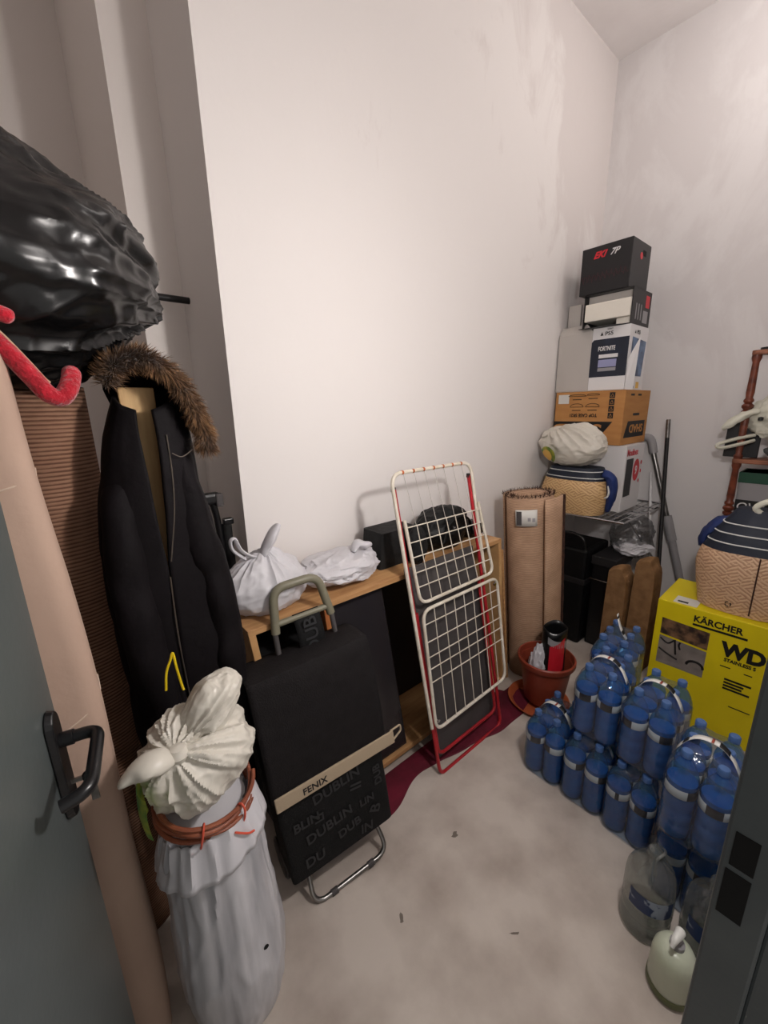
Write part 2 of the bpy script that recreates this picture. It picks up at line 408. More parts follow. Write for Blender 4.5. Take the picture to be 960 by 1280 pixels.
m_cable = mat('dark_cable', (22, 24, 24), 0.5, col2=(60, 64, 60), scale=50, stretch=(1, 1, 1))
m_orange = mat('orange_cord', (206, 84, 62), 0.5)
m_yellow_c = mat('yellow_cord', (226, 196, 22), 0.5)
m_trol = mat('black_canvas', (21, 18, 19), 0.8, col2=(26, 23, 24), scale=30, bump=0.3, bscale=220, spec=0.25)
m_trol2 = mat('black_print_canvas', (14, 14, 15), 0.75, bump=0.3, bscale=220, spec=0.3)
m_trolt = mat('grey_print', (36, 37, 39), 0.6)
m_olive = mat('olive_plastic', (116, 112, 94), 0.45, bump=0.03)
m_khaki = mat('khaki_band', (170, 152, 128), 0.6, bump=0.1, bscale=200)
m_ink = mat('black_ink', (16, 15, 16), 0.6)
m_rackw = mat('rack_white', (226, 218, 204), 0.4, col2=(206, 196, 178), scale=16)
m_rackr = mat('rack_red', (176, 30, 40), 0.4, col2=(150, 24, 34), scale=9)
m_rust = mat('rust', (168, 84, 36), 0.7)
m_burg = mat('burgundy_cloth', (104, 12, 38), 0.85, col2=(80, 8, 28), scale=8, bump=0.4, bscale=30)
m_blackfab = mat('black_fabric', (10, 10, 11), 0.75, col2=(18, 18, 19), scale=12, bump=0.5, bscale=30)
m_leath = mat('black_leatherette', (9, 9, 10), 0.5, spec=0.3, bump=0.4, bscale=25)
m_terra = mat('red_brown_plastic', (150, 66, 46), 0.42, col2=(130, 54, 38), scale=6)
m_terra2 = mat('terracotta', (188, 96, 56), 0.5, col2=(166, 80, 46), scale=6)
m_label = mat('paper_label', (214, 212, 206), 0.6)
m_straw = straw_mat('straw_print', (216, 180, 130), (182, 140, 94))
m_straw2 = straw_mat('straw_print_pink', (210, 174, 140), (176, 134, 104))
m_navy = mat('navy_cloth', (20, 28, 44), 0.6, bump=0.2, bscale=30)
m_blue = mat('royal_blue_cloth', (22, 46, 104), 0.65, col2=(16, 36, 84), scale=9, bump=0.4, bscale=25)
m_wline = mat('white_piping', (214, 214, 210), 0.6)
m_card = mat('brown_cardboard', (190, 138, 84), 0.75, col2=(178, 126, 76), scale=4, stretch=(1, 1, 6), spec=0.2)
m_felt = mat('brown_felt', (146, 112, 78), 0.95, col2=(126, 94, 64), scale=20, bump=0.4, bscale=120, spec=0.1)
m_whitecard = mat('white_card', (224, 222, 222), 0.5)
m_greycard = mat('grey_card', (190, 184, 178), 0.8)
m_blackcard = mat('black_card', (26, 25, 27), 0.42)
m_styro = mat('white_foam', (236, 230, 218), 0.8, bump=0.2, bscale=120)
m_darkblue = mat('dark_blue_print', (18, 26, 44), 0.35, col2=(26, 48, 84), scale=3, contrast=(0.5, 0.8))
m_bluegrey = mat('blue_grey_print', (96, 122, 156), 0.35, col2=(44, 62, 92), scale=14, contrast=(0.4, 0.6))
m_lil = mat('lilac_print', (150, 152, 190), 0.4)
m_redp = mat('red_print', (204, 36, 50), 0.4)
m_greyp = mat('grey_print_light', (150, 148, 150), 0.5)
m_yellow = mat('yellow_card', (226, 206, 22), 0.5, col2=(214, 194, 18), scale=3, spec=0.35)
m_phot1 = mat('photo_print_workshop', (132, 100, 74), 0.4, col2=(52, 40, 36), scale=22, contrast=(0.38, 0.6))
m_phot2 = mat('photo_print_grey', (150, 142, 136), 0.4, col2=(116, 108, 104), scale=10)
m_wick = mat('turned_redwood', (128, 66, 44), 0.38, col2=(92, 44, 30), scale=10, stretch=(1, 1, 3))
m_wickrim = mat('shelf_wood', (146, 92, 66), 0.45, col2=(112, 66, 46), scale=12)
m_cloth_w = mat('white_cloth', (224, 222, 206), 0.8, bump=0.4, bscale=30, translucent=0.1)
m_greenbox = mat('green_card', (24, 72, 52), 0.5)
m_greyfab = mat('grey_fabric', (96, 98, 98), 0.8, bump=0.3, bscale=40)
m_water = mat('blue_water', (22, 136, 200), 0.08, col2=(12, 92, 164), scale=14, contrast=(0.3, 0.7), translucent=0.3)
m_bottle = film_mat('blue_pet', (168, 212, 238), 0.09, 0.05, 0.12, 14, diff=(116, 166, 206), dfac=0.12)
m_cap = mat('blue_cap', (66, 94, 140), 0.3)
m_film = film_mat('shrink_film', (230, 238, 246), 0.10, 0.07, 0.6, 13, dfac=0.02)
m_film_c = film_mat('clear_film', (238, 238, 238))
m_clear = film_mat('clear_pet', (214, 218, 216), 0.2, 0.06, 0.25, 16, diff=(200, 202, 198), dfac=0.08)
m_navylabel = mat('navy_label', (40, 58, 96), 0.4, col2=(150, 160, 176), scale=22, contrast=(0.55, 0.6))
m_soap = mat('pale_green_soap', (216, 220, 202), 0.3, col2=(204, 212, 184), scale=6, trans=0.2)
m_pump = mat('white_pump', (228, 228, 222), 0.3)
m_lamp = mat('lamp_glass', (250, 245, 235), 0.4, emit=((255, 240, 220), 4.0))
m_nylon = mat('nylon_line', (190, 184, 176), 0.5)

def label_mat():
    m = bpy.data.materials.new('bottle_label'); m.use_nodes = True
    nt = m.node_tree; N = nt.nodes; L = nt.links; b = N['Principled BSDF']; b.inputs['Roughness'].default_value = 0.4
    tc = N.new('ShaderNodeTexCoord'); sp = N.new('ShaderNodeSeparateXYZ'); L.new(tc.outputs['Object'], sp.inputs[0])
    at = N.new('ShaderNodeMath'); at.operation = 'ARCTAN2'; L.new(sp.outputs['Y'], at.inputs[0]); L.new(sp.outputs['X'], at.inputs[1])
    mr = N.new('ShaderNodeMapRange'); mr.inputs[1].default_value = -math.pi; mr.inputs[2].default_value = math.pi; L.new(at.outputs[0], mr.inputs[0])
    rp = N.new('ShaderNodeValToRGB'); cr = rp.color_ramp; cr.interpolation = 'CONSTANT'
    cols = [(0.0, (206, 204, 198)), (0.13, (34, 28, 30)), (0.3, (206, 204, 198)), (0.47, (34, 28, 30)), (0.52, (206, 204, 198)), (0.70, (34, 28, 30)), (0.86, (206, 204, 198))]
    while len(cr.elements) < len(cols): cr.elements.new(0.5)
    for e, (p, c) in zip(cr.elements, cols): e.position = p; e.color = lin(c) + (1,)
    L.new(mr.outputs[0], rp.inputs[0]); L.new(rp.outputs[0], b.inputs['Base Color'])
    return m
m_blabel = label_mat()

# ================================================================== SETTING
DX, DY, CZ = 3.386, 1.52, 3.85        # far wall, white wall, ceiling
def slab(name, m, x0, x1, y0, y1, z0, z1):
    return struct(MB().box(x0, x1, y0, y1, z0, z1).build(name, m, smooth=False))
slab('floor', m_floor, -1.0, DX + 0.2, -0.9, 2.8, -0.12, 0.0)
slab('ceiling', m_ceil, -1.0, DX + 0.2, -0.16, 2.8, CZ, CZ + 0.1)
slab('wall_back', m_wall, 0.565, DX, DY, 2.75, 0.0, CZ)
slab('wall_recess', m_wall3, 0.405, 0.565, 1.93, 2.75, 0.0, CZ)
slab('wall_rear', m_wall3, -1.0, 0.405, 2.72, 2.80, 0.0, CZ)
slab('wall_right', m_wall2, DX, DX + 0.15, -0.16, 2.75, 0.0, CZ)
slab('wall_left', m_wall3, -0.95, -0.80, -0.16, 2.72, 0.0, CZ)
XJ = 0.625
slab('wall_front', m_wall2, XJ + 0.05, DX, -0.16, 0.0, 0.0, CZ)
slab('wall_front_left', m_wall2, -0.80, -0.32, -0.16, 0.0, 0.0, CZ)
slab('wall_front_top', m_wall2, -0.32, XJ + 0.05, -0.16, 0.0, 2.12, CZ)
# steel door frame with its strike plate openings
fr = bpy.data.objects.new('trim_1', None); COL.objects.link(fr); struct(fr, 'grey steel door frame with black strike openings')
m = MB(); m.box(XJ, XJ + 0.06, -0.022, 0.036, 0, 2.12); m.box(XJ + 0.016, XJ + 0.06, -0.17, -0.022, 0, 2.12)
m.build('frame_jamb', m_frame, fr, smooth=False, bevel=0.004)
MB().box(-0.36, -0.30, -0.17, 0.03, 0, 2.12).build('frame_jamb', m_frame, fr, smooth=False, bevel=0.004)
MB().box(-0.36, XJ + 0.06, -0.17, 0.03, 2.08, 2.14).build('frame_head', m_frame, fr, smooth=False, bevel=0.004)
bx('strike_opening', m_void, fr, XJ - 0.0012, XJ + 0.004, 0.001, 0.0265, 1.035, 1.092, 0.0004)
bx('strike_opening', m_void, fr, XJ - 0.0012, XJ + 0.004, 0.001, 0.0285, 0.947, 1.026, 0.0004)
# steel door leaf standing open into the room
dr = bpy.data.objects.new('door_1', None); COL.objects.link(dr); struct(dr, 'grey-green painted steel door leaf standing open')
dr.location = (-0.25, 0.03, 0.0); dr.rotation_euler = (0, 0, math.atan2(0.84, 0.19))
bx('door_leaf', m_door, dr, 0.0, 0.865, 0.0, 0.045, 0.012, 2.05, 0.003)
hd = bpy.data.objects.new('lever_handle', None); COL.objects.link(hd); hd.parent = dr
def plate_fn():
    m = MB(); xs = 0.812; n = 10
    out = []
    for i in range(n + 1): a = math.pi * i / n; out.append((xs + 0.024 * math.cos(a), 1.135 + 0.03 * math.sin(a)))
    for i in range(n + 1): a = math.pi + math.pi * i / n; out.append((xs + 0.024 * math.cos(a), 0.975 + 0.03 * math.sin(a)))
    k = len(out)
    vs = [(x, -0.001, z) for x, z in out] + [(xs + (x - xs) * 0.86, -0.013, 1.055 + (z - 1.055) * 0.97) for x, z in out]
    fs = [tuple(range(k)), tuple(range(k, 2 * k))] + [(i, (i + 1) % k, k + (i + 1) % k, k + i) for i in range(k)]
    return m.add(vs, fs)
plate_fn().build('escutcheon', m_blackpl, hd, smooth=False, bevel=0.002)
MB().tube(round_line([(0.812, -0.01, 1.105), (0.812, -0.068, 1.105), (0.684, -0.072, 1.095), (0.674, -0.035, 1.09)], 0.022, 6),
          0.0105, 12).build('lever', m_blackpl, hd)
MB().lathe([(0.0, 0), (0.013, 0.0), (0.013, 0.02), (0.0, 0.02)], seg=16, M=Matrix.Translation((0.812, -0.012, 1.105)) @ Matrix.Rotation(R(90), 4, 'X')).build('rose', m_blackpl, hd)
ky = MB(); ky.box(0.810, 0.814, -0.03, -0.012, 1.012, 1.020)
ky.build('key', m_steel, hd, smooth=False)
MB().lathe([(0.0, -0.004), (0.012, -0.004), (0.014, 0), (0.012, 0.004), (0.0, 0.004)], seg=16, M=Matrix.Translation((0.812, -0.042, 1.016)) @ Matrix.Rotation(R(90), 4, 'Y')).build('key_bow', m_blackpl, hd)
bx('key_tag', m_steel, hd, 0.810, 0.814, -0.048, -0.036, 0.962, 1.006, 0.001)
# bulkhead lamp on the front wall (gives the room its light)
lp = thing('bulkhead_lamp', 'round white bulkhead lamp on the wall beside the doorway', 'lamp', (LAMP[0], 0.0, LAMP[2]))
MB().lathe([(0.0, 0.0), (0.12, 0.0), (0.12, 0.02), (0.105, 0.026), (0.0, 0.026)], seg=28, M=Matrix.Rotation(R(-90), 4, 'X')).build('base_plate', m_whitecard, lp)
MB().lathe([(0.10, 0.024), (0.097, 0.036), (0.07, 0.05), (0.035, 0.056), (0.0, 0.058)], seg=28, cap=False, M=Matrix.Rotation(R(-90), 4, 'X')).build('glass_dome', m_lamp, lp)

lc = thing('added_fill_fixture', 'round white fixture of the added fill light, out of view above the yellow box', 'lamp', (ADDED_FILL[0], ADDED_FILL[1], CZ))  # made-up ceiling fixture to carry the added fill light
MB().lathe([(0.0, 0.0), (0.17, 0.0), (0.17, -0.03), (0.0, -0.03)], seg=28).build('base_plate', m_whitecard, lc)
MB().lathe([(0.155, -0.028), (0.15, -0.05), (0.10, -0.085), (0.04, -0.10), (0.0, -0.102)], seg=28, cap=False).build('glass_dome', m_lamp, lc)
fill_o.location.z = CZ - 0.30

# dark scuffs in the concrete
for (x, y, a, l, w) in [(0.655, 0.74, 55, 0.016, 0.006), (0.90, 0.47, -40, 0.016, 0.003), (1.0, 0.80, 10, 0.014, 0.010)]:
    mm = MB(); n = 12
    vs = [(x, y, 0.0006)] + [(x + math.cos(R(a)) * l * math.cos(t) * (1 + 0.4 * math.sin(3 * t)) - math.sin(R(a)) * w * math.sin(t), y + math.sin(R(a)) * l * math.cos(t) + math.cos(R(a)) * w * math.sin(t) * (1 + 0.5 * math.cos(5 * t)), 0.0006) for t in [2 * math.pi * i / n for i in range(n)]]
    mm.add(vs, [(0, i + 1, (i + 1) % n + 1) for i in range(n)])
    struct(mm.build('floor_scuff', m_stain, bpy.data.objects['floor'], smooth=False))

# ================================================================== LEFT SIDE
# clothes rail in the recess
rl = tag(MB().tube([(-0.80, 1.86, 2.085), (0.405, 1.86, 2.085), (0.565, 1.86, 2.085)], 0.0125, 14).build('clothes_rail', m_dark),
         'dark metal clothes rail running into the side of the white wall', 'rail')

# beige foam mattress on end
fm = thing('foam_mattress', 'tall beige foam mattress standing on end behind the open door', 'mattress', (-0.37, 1.02, 0))
m = MB()
def mat_fn(u, v):
    # closed rounded outline, a little bowed with height
    ring = round_loop([(-0.38, -0.06, 0), (0.375, -0.06, 0), (0.375, 0.06, 0), (-0.38, 0.06, 0)], 0.04, 5)
    p = ring[int(round(u * len(ring))) % len(ring)]
    z = 1.93 * v
    bow = 0.012 * math.sin(z * 2.2 + 0.4) - 0.022 * max(0.0, z - 1.35) + 0.004 * math.sin(z * 7)
    return Vector((p.x + (bow if p.x > 0 else 0), p.y, z))
nr = len(round_loop([(-0.38, -0.06, 0), (0.375, -0.06, 0), (0.375, 0.06, 0), (-0.38, 0.06, 0)], 0.04, 5))
m.grid(mat_fn, nr, 40, cu=True)
m.add([mat_fn(i / nr, 1.0) for i in range(nr)], [tuple(range(nr))]); m.add([mat_fn(i / nr, 0.0) for i in range(nr)], [tuple(range(nr))])
m.build('foam_block', m_foam, fm, weld=True)
def bowx(z): return 0.012 * math.sin(z * 2.2 + 0.4) - 0.022 * max(0.0, z - 1.35) + 0.004 * math.sin(z * 7)
for z0, dz in ((1.50, 0.03), (0.98, 0.06)):
    pts = []
    for (x, y, k) in [(0.10 + 0.235 * i / 8, -0.0605, (i / 8) ** 2) for i in range(9)] + [(0.352, -0.055, 1.15), (0.366, -0.042, 1.3), (0.3745, -0.022, 1.5), (0.3755, 0.01, 1.8)]:
        z = z0 + dz * k; pts.append((x + bowx(z), y, z))
    MB().tube(pts, 0.0016, 6).build('seam', m_seam, fm)

# brown rug roll standing upright
def rug_roll(name, label, cat, loc, rot, r, h, m_out, flap=None, turns=2.2, th=0.012, oval=1.0, group=None):
    t = thing(name, label, cat, loc, rot)
    pts = []; n = int(44 * turns)
    for i in range(n + 1):
        a = 2 * math.pi * turns * i / n
        rr = r * 0.55 + (r * 0.45) * i / n
        pts.append((rr * math.cos(a), rr * math.sin(a) * oval))
    if flap: pts += flap(pts[-1])
    me = MB(); uvs = []
    L_ = 0.0; acc = [0.0]
    for i in range(1, len(pts)):
        L_ += math.dist(pts[i], pts[i - 1]); acc.append(L_)
    nz = 14
    for j in range(nz):
        for (x, y) in pts:
            z = h * j / (nz - 1); k = 1 + 0.012 * noise.noise(Vector((x * 6, y * 6, z * 2)))
            me.v.append((x * k, y * k, z))
    w = len(pts)
    for j in range(nz - 1):
        for i in range(w - 1): me.f.append((j * w + i, j * w + i + 1, (j + 1) * w + i + 1, (j + 1) * w + i))
    o = me.build('rolled_rug', m_out, t)
    uv = o.data.uv_layers.new(name='UVMap')
    for lo in o.data.loops:
        vi = lo.vertex_index; uv.data[lo.index].uv = (acc[vi % w], h * (vi // w) / (nz - 1))
    sd = o.modifiers.new('solid', 'SOLIDIFY'); sd.thickness = th; sd.offset = -1 if True else 1
    return t, pts
rug_a, _ = rug_roll('rug_roll', 'tall brown ribbed rug rolled and standing beside the beige mattress', 'rug', (-0.002, 1.355, 0), (0, 0, 160), 0.140, 1.72, m_rug)

# plank that holds the coat up
tag(bx('wooden_plank', m_plank, None, 0.172, 0.252, 1.205, 1.222, 0.0, 1.715, 0.003), 'pale wooden plank standing upright inside the open black coat', 'plank')

# black padded coat with fur hood
ct = thing('winter_coat', 'long black padded winter coat with brown fur trimmed hood', 'coat', (0.262, 1.20, 0))
OUT_Z = [0.42, 0.69, 0.91, 1.10, 1.315, 1.468, 1.60, 1.66, 1.70]
OUT_L = [-0.165, -0.172, -0.180, -0.187, -0.183, -0.162, -0.132, -0.112, -0.095]
OUT_R = [0.118, 0.112, 0.114, 0.108, 0.080, 0.058, 0.050, 0.040, 0.022]
def ip(xs, ys, x):
    for i in range(len(xs) - 1):
        if x <= xs[i + 1]: t = (x - xs[i]) / (xs[i + 1] - xs[i]); return ys[i] + (ys[i + 1] - ys[i]) * max(0.0, t)
    return ys[-1]
def coat_shell():
    def fn(u, v):
        z = 0.42 + (1.24 + 0.05 * math.sin(math.pi * u)) * v
        xl, xr = ip(OUT_Z, OUT_L, z), ip(OUT_Z, OUT_R, z); w = (xr - xl) / 2; xc = (xl + xr) / 2
        op = -0.055 + 0.012 * (z - 1.4)                                       # where the front opens
        a0 = math.acos(max(-0.95, min(0.95, (op - xc) / w)))
        gap = 0.012 + 0.20 * max(0.0, min(1.0, (z - 1.27) / 0.36))
        a = -a0 + gap + (2 * math.pi - 2 * gap) * u
        d = 0.080 - 0.03 * max(0.0, (z - 1.5) / 0.2)
        q1 = Vector((math.cos(a) * 1.6, math.sin(a) * 1.6, z * 3.2))
        puff = 1 + 0.05 * fbm(q1, 3) + 0.035 * abs(math.sin(z * 17.0 + 0.6 * noise.noise(q1)))
        ca, sa = math.cos(a), math.sin(a)
        return Vector((xc + w * puff * ca, d * puff * math.copysign(abs(sa) ** 0.8, sa), z))
    return MB().grid(fn, 96, 110)
coat_shell().build('coat_body', m_coat, ct, solid=0.010)
def sleeve(pts, rr):
    m = MB(); path = smooth_path(pts, 8); n = len(path)
    rads = []
    for i in range(n):
        t = i / (n - 1); k = t * (len(rr) - 1); j = min(int(k), len(rr) - 2)
        rads.append((rr[j] + (rr[j + 1] - rr[j]) * (k - j)) * (1 + 0.05 * abs(math.sin(t * math.pi * 6))))
    m.tube(path, rads, 24)
    m.v = [tuple(Vector(p) + Vector((1, 1, 0)) * 0.012 * fbm(Vector(p) * 8, 3)) for p in m.v]
    return m
sleeve([(-0.100, 0.0, 1.58), (-0.122, -0.03, 1.47), (-0.138, -0.045, 1.32), (-0.135, -0.055, 1.12), (-0.118, -0.062, 0.92), (-0.10, -0.065, 0.80)], [0.022, 0.036, 0.045, 0.047, 0.044, 0.036]).build('sleeve', m_coat, ct)
sleeve([(0.012, -0.02, 1.60), (0.022, -0.045, 1.46), (0.040, -0.052, 1.30), (0.065, -0.055, 1.12), (0.074, -0.055, 0.92), (0.078, -0.055, 0.70)], [0.028, 0.036, 0.042, 0.044, 0.042, 0.038]).build('sleeve', m_coat, ct)
# hood: half shell, its rim edged with fur
hood_rim = smooth_path([(-0.112, -0.02, 1.725), (-0.088, -0.055, 1.765), (-0.035, -0.075, 1.775), (0.020, -0.078, 1.735), (0.055, -0.080, 1.665), (0.072, -0.082, 1.60), (0.074, -0.084, 1.565)], 8)
def hood_fn(u, v):
    i = u * (len(hood_rim) - 1); j = min(int(i), len(hood_rim) - 2); p = hood_rim[j].lerp(hood_rim[j + 1], i - j)
    c = Vector((-0.10 + 0.13 * u, 0.045, 1.665)); q_ = p.lerp(c, v)
    q_.z += 0.035 * math.sin(v * math.pi); q_.y += 0.09 * math.sin(v * math.pi) + 0.02 * v
    return q_ + Vector((0, 0, 1)) * 0.01 * noise.noise(q_ * 14)
MB().grid(hood_fn, 40, 16).build('hood', m_coat, ct, solid=0.010)
fur = MB(); rnd = random.Random(3)
for k in range(9500):
    t = rnd.random() * (len(hood_rim) - 1.001); j = int(t); p = hood_rim[j].lerp(hood_rim[j + 1], t - j)
    tg = (hood_rim[j + 1] - hood_rim[j]).normalized()
    out = Vector((rnd.gauss(0, 1), rnd.gauss(0, 1) - 0.5, rnd.gauss(0, 1) + 0.1)); out = (out - tg * out.dot(tg) * 0.6).normalized()
    base = p + out * 0.011; ln = 0.012 + 0.026 * rnd.random()
    dirv = (out + tg * 0.8 + Vector((0, 0, -0.25)) + Vector((noise.noise(p * 25), noise.noise(p * 25 + Vector((9, 0, 0))), 0)) * 0.9).normalized()
    sd = dirv.cross(Vector((rnd.gauss(0, 1), rnd.gauss(0, 1), rnd.gauss(0, 1)))).normalized() * 0.0010
    o = len(fur.v); tip = base + dirv * ln
    fur.v += [tuple(base - sd), tuple(base + sd), tuple(base + dirv * ln * 0.6 + sd * 0.7), tuple(tip), tuple(base + dirv * ln * 0.6 - sd * 0.7)]
    fur.f.append((o, o + 1, o + 2, o + 3, o + 4))
fur.tube(hood_rim, 0.014, 10)
fo = fur.build('fur_trim', m_fur, ct); fo['label'] = 'brown faux fur edging of the hood'
MB().tube(smooth_path([(-0.058, -0.088, 1.24), (-0.062, -0.092, 1.05), (-0.055, -0.092, 0.8)], 5), 0.0018, 6).build('zipper', m_zip, ct)
MB().tube(smooth_path([(-0.010, -0.086, 1.555), (0.010, -0.092, 1.545), (0.038, -0.086, 1.56)], 6), 0.0013, 6).build('zipper', m_zip, ct)
MB().tube(smooth_path([(-0.014, -0.075, 1.60), (-0.016, -0.082, 1.50), (-0.026, -0.085, 1.40), (-0.050, -0.086, 1.28)], 6), 0.0016, 6).build('zipper', m_zip, ct)

# black bin liner stuffed full, resting on the rolls
def tail(p, d):
    # gathered tip towards +x
    if d.x > 0.75 and abs(d.z + 0.1) < 0.35:
        p = p + Vector((0.03, 0.02, -0.02)) * ((d.x - 0.75) / 0.25) ** 2
    return p
bg = bag_mesh((-0.05, 1.22, 1.955), (0.315, 0.235, 0.235), 4, amp=0.14, fold=0.036, cr=0.029, cs=2.6, nu=200, nv=140, shape=tail, gather=0.08, axis=(1, 0.3, -0.1))
bl = thing('bin_liner', 'large shiny black bin liner stuffed full on top of the rolled rug', 'bag', (0, 0, 0))
bg.build('liner_body', m_bag_black, bl)
tip = MB().grid(lambda u, v: Vector((0.235 + 0.085 * v, 1.30 + 0.05 * (1 - v) * math.cos(2 * math.pi * u) * (1 + 0.25 * math.sin(6 * math.pi * u)), 1.93 - 0.01 * v + 0.07 * (1 - 0.72 * v) * math.sin(2 * math.pi * u) * (1 + 0.2 * math.cos(8 * math.pi * u)))), 36, 10, cu=True)
tip.build('gathered_end', m_bag_black, bl)
# red plush item poking out underneath
rp_ = thing('plush_stocking', 'red plush fabric piece with beige edge poking from under the black liner', 'fabric', (0, 0, 0))
pth = smooth_path([(-0.13, 1.02, 1.90), (-0.06, 1.0, 1.82), (-0.019, 0.99, 1.77), (0.012, 0.99, 1.722), (0.032, 0.99, 1.690), (0.05, 0.995, 1.684), (0.064, 1.0, 1.70), (0.073, 1.015, 1.722), (0.076, 1.03, 1.74)], 8)
MB().tube(pth, [0.016] * (len(pth) - 6) + [0.0155, 0.015, 0.0135, 0.011, 0.008, 0.003], 12).build('plush_edge', m_red, rp_)
p2 = [p + Vector((0.002, 0.015, 0.02)) for p in pth[:34]]
MB().tube(p2, 0.006, 8).build('trim_band', m_redtrim, rp_)
MB().tube(smooth_path([(-0.14, 0.99, 1.86), (-0.05, 0.975, 1.83), (-0.01, 0.97, 1.818), (0.008, 0.97, 1.810)], 6), [0.013] * 15 + [0.0125, 0.011, 0.008, 0.003], 12).build('plush_edge', m_red, rp_)

# black grip of something folded behind the coat
hg = thing('folded_pushchair', 'black folded handle and tube standing behind the coat in the recess', 'handle', (0.47, 1.60, 0))
MB().tube(smooth_path([(0.05, 0.03, 0.0), (0.03, 0.0, 0.7), (0.02, 0.0, 1.2), (0.0, -0.01, 1.33)], 6), 0.013, 12).build('tube', m_blackpl, hg)
MB().tube([(0.03, 0.0, 0.0), (0.045, 0.0, 0.6), (0.05, 0.0, 1.22)], 0.02, 12).build('tube', m_blackfab, hg)
bx('grip', m_blackpl, hg, -0.035, 0.035, -0.03, 0.015, 1.31, 1.355, 0.012)
bx('grip_cap', m_greyboard, hg, 0.012, 0.04, -0.036, -0.012, 1.30, 1.352, 0.006)
bx('clip', m_blackpl, hg, 0.035, 0.075, -0.02, 0.01, 1.22, 1.245, 0.005)

# milky sack standing on the floor, its mouth gathered
sk = thing('milky_sack', 'tall translucent white plastic sack standing on the floor beside the trolley', 'sack', (0.172, 0.885, 0))
def sack_fn(u, v):
    a = 2 * math.pi * u; z = 0.004 + 0.742 * v
    r = 0.128 - 0.02 * (1 - v) ** 6 * 3 + 0.012 * math.sin(v * 5 + 0.6)
    if v > 0.86: r *= 1 - 0.28 * ((v - 0.86) / 0.14) ** 1.5
    r *= 1 + 0.03 * fbm(Vector((math.cos(a) * 1.5, math.sin(a) * 1.5, z * 3)), 3)
    r += 0.005 * (crease(Vector((math.cos(a) * 4, math.sin(a) * 4, z * 1.2)), 2.4, 1.3) - 0.4) * (0.25 + 0.75 * v) + 0.003 * crease(Vector((math.cos(a) * 3, math.sin(a) * 3, z * 7)), 3, 1.5)
    r += 0.0
    if v < 0.06: r *= 0.72 + 0.28 * (v / 0.06) ** 0.5
    return Vector((r * math.cos(a) + 0.02 * (0.5 - v), r * math.sin(a), z))
MB().grid(sack_fn, 130, 80, cu=True).build('sack_body', m_sack, sk)
MB().add([sack_fn(i / 130, 1.0) for i in range(130)], [tuple(range(130))]).build('sack_top', m_white_bag, sk)
def hem_fn(u, v):
    a = 2 * math.pi * u; k = 0.126 - 0.022 * v + 0.007 * (crease(Vector((math.cos(a) * 4, math.sin(a) * 5, v * 0.5)), 2.2, 1.2) - 0.4) + 0.006 * noise.noise(Vector((math.cos(a) * 3, math.sin(a) * 3, v)))
    return Vector((k * math.cos(a) - 0.008, k * math.sin(a), 0.635 + 0.105 * v + 0.028 * math.cos(a + 0.6)))
MB().grid(hem_fn, 120, 10, cu=True).build('sack_hem', m_white_bag, sk, solid=0.002)
MB().lathe([(0.0, 0.0), (0.006, 0.0), (0.007, 0.002), (0.0, 0.003)], seg=10, M=Matrix.Translation((0.048, -0.121, 0.345)) @ Matrix.Rotation(R(90), 4, 'X')).build('hole', m_void, sk)
# coil of hose on the sack
cl = thing('hose_coil', 'coil of brown hose tied with orange cord lying on the milky sack', 'coil', (0.162, 0.885, 0.765), (12, 9, 0))
pts = []
for i in range(190):
    a = 2 * math.pi * i / 38; k = 0.104 + 0.010 * math.sin(i * 0.37) * 0.5
    pts.append((k * math.cos(a), k * math.sin(a), -0.012 + 0.0098 * (i // 38 + (i % 38) / 38) + 0.002 * math.sin(a * 2)))
MB().tube(pts, 0.0052, 8).build('hose', m_hose, cl)
for a in (-62, -110):
    ax = Vector((0.104 * math.cos(R(a)), 0.104 * math.sin(R(a)), 0.012)); rd = Vector((math.cos(R(a)), math.sin(R(a)), 0))
    MB().tube([ax + rd * 0.014 * math.cos(t) + Vector((0, 0, 0.033 * math.sin(t))) for t in [2 * math.pi * i / 16 for i in range(16)]], 0.0025, 6, closed=True).build('tie_cord', m_orange, cl)
MB().tube(smooth_path([(0.03, -0.118, 0.0), (0.06, -0.122, -0.02), (0.08, -0.115, -0.035)], 6), 0.0025, 6).build('tie_cord', m_orange, cl)
# knotted carrier bag on top
kb = thing('knotted_bag', 'knotted cream carrier bag resting on top of the milky sack', 'bag', (0.158, 0.885, 0.80))
bag_mesh((0, 0, 0.085), (0.122, 0.105, 0.108), 11, axis=(-0.45, -0.55, 0.75), amp=0.10, fold=0.036, cr=0.035, nu=180, nv=120, gather=0.13).build('bag_body', m_cream_bag, kb)
def ear(pts, w, seed, flat=0.35, nn=7):
    path = smooth_path(pts, nn); n = len(path)
    m = MB(); m.tube(path, [w * (0.35 + 1.0 * math.sin(math.pi * (0.12 + 0.80 * i / (n - 1)))) for i in range(n)], 16, flat=flat)
    m.v = [tuple(Vector(p) + Vector((1, 1, 1)) * 0.008 * noise.noise(Vector(p) * 30 + Vector((seed, 0, 0)))) for p in m.v]
    return m
ear([(-0.055, -0.06, 0.16), (-0.10, -0.07, 0.172), (-0.145, -0.055, 0.158)], 0.020, 1, 0.7).build('tied_ear', m_cream_bag, kb)
bag_mesh((0.028, -0.012, 0.200), (0.082, 0.058, 0.056), 13, amp=0.14, fold=0.06, cr=0.03, gather=0.16, axis=(-0.8, -0.45, -0.35), shape=lambda p, d: Vector((p.x * (1 - 0.25 * max(0, -d.x)), p.y * (1 - 0.45 * max(0, -d.x)), p.z * (1 - 0.35 * max(0, -d.x)) + 0.45 * p.x))).build('tied_ear', m_cream_bag, kb)
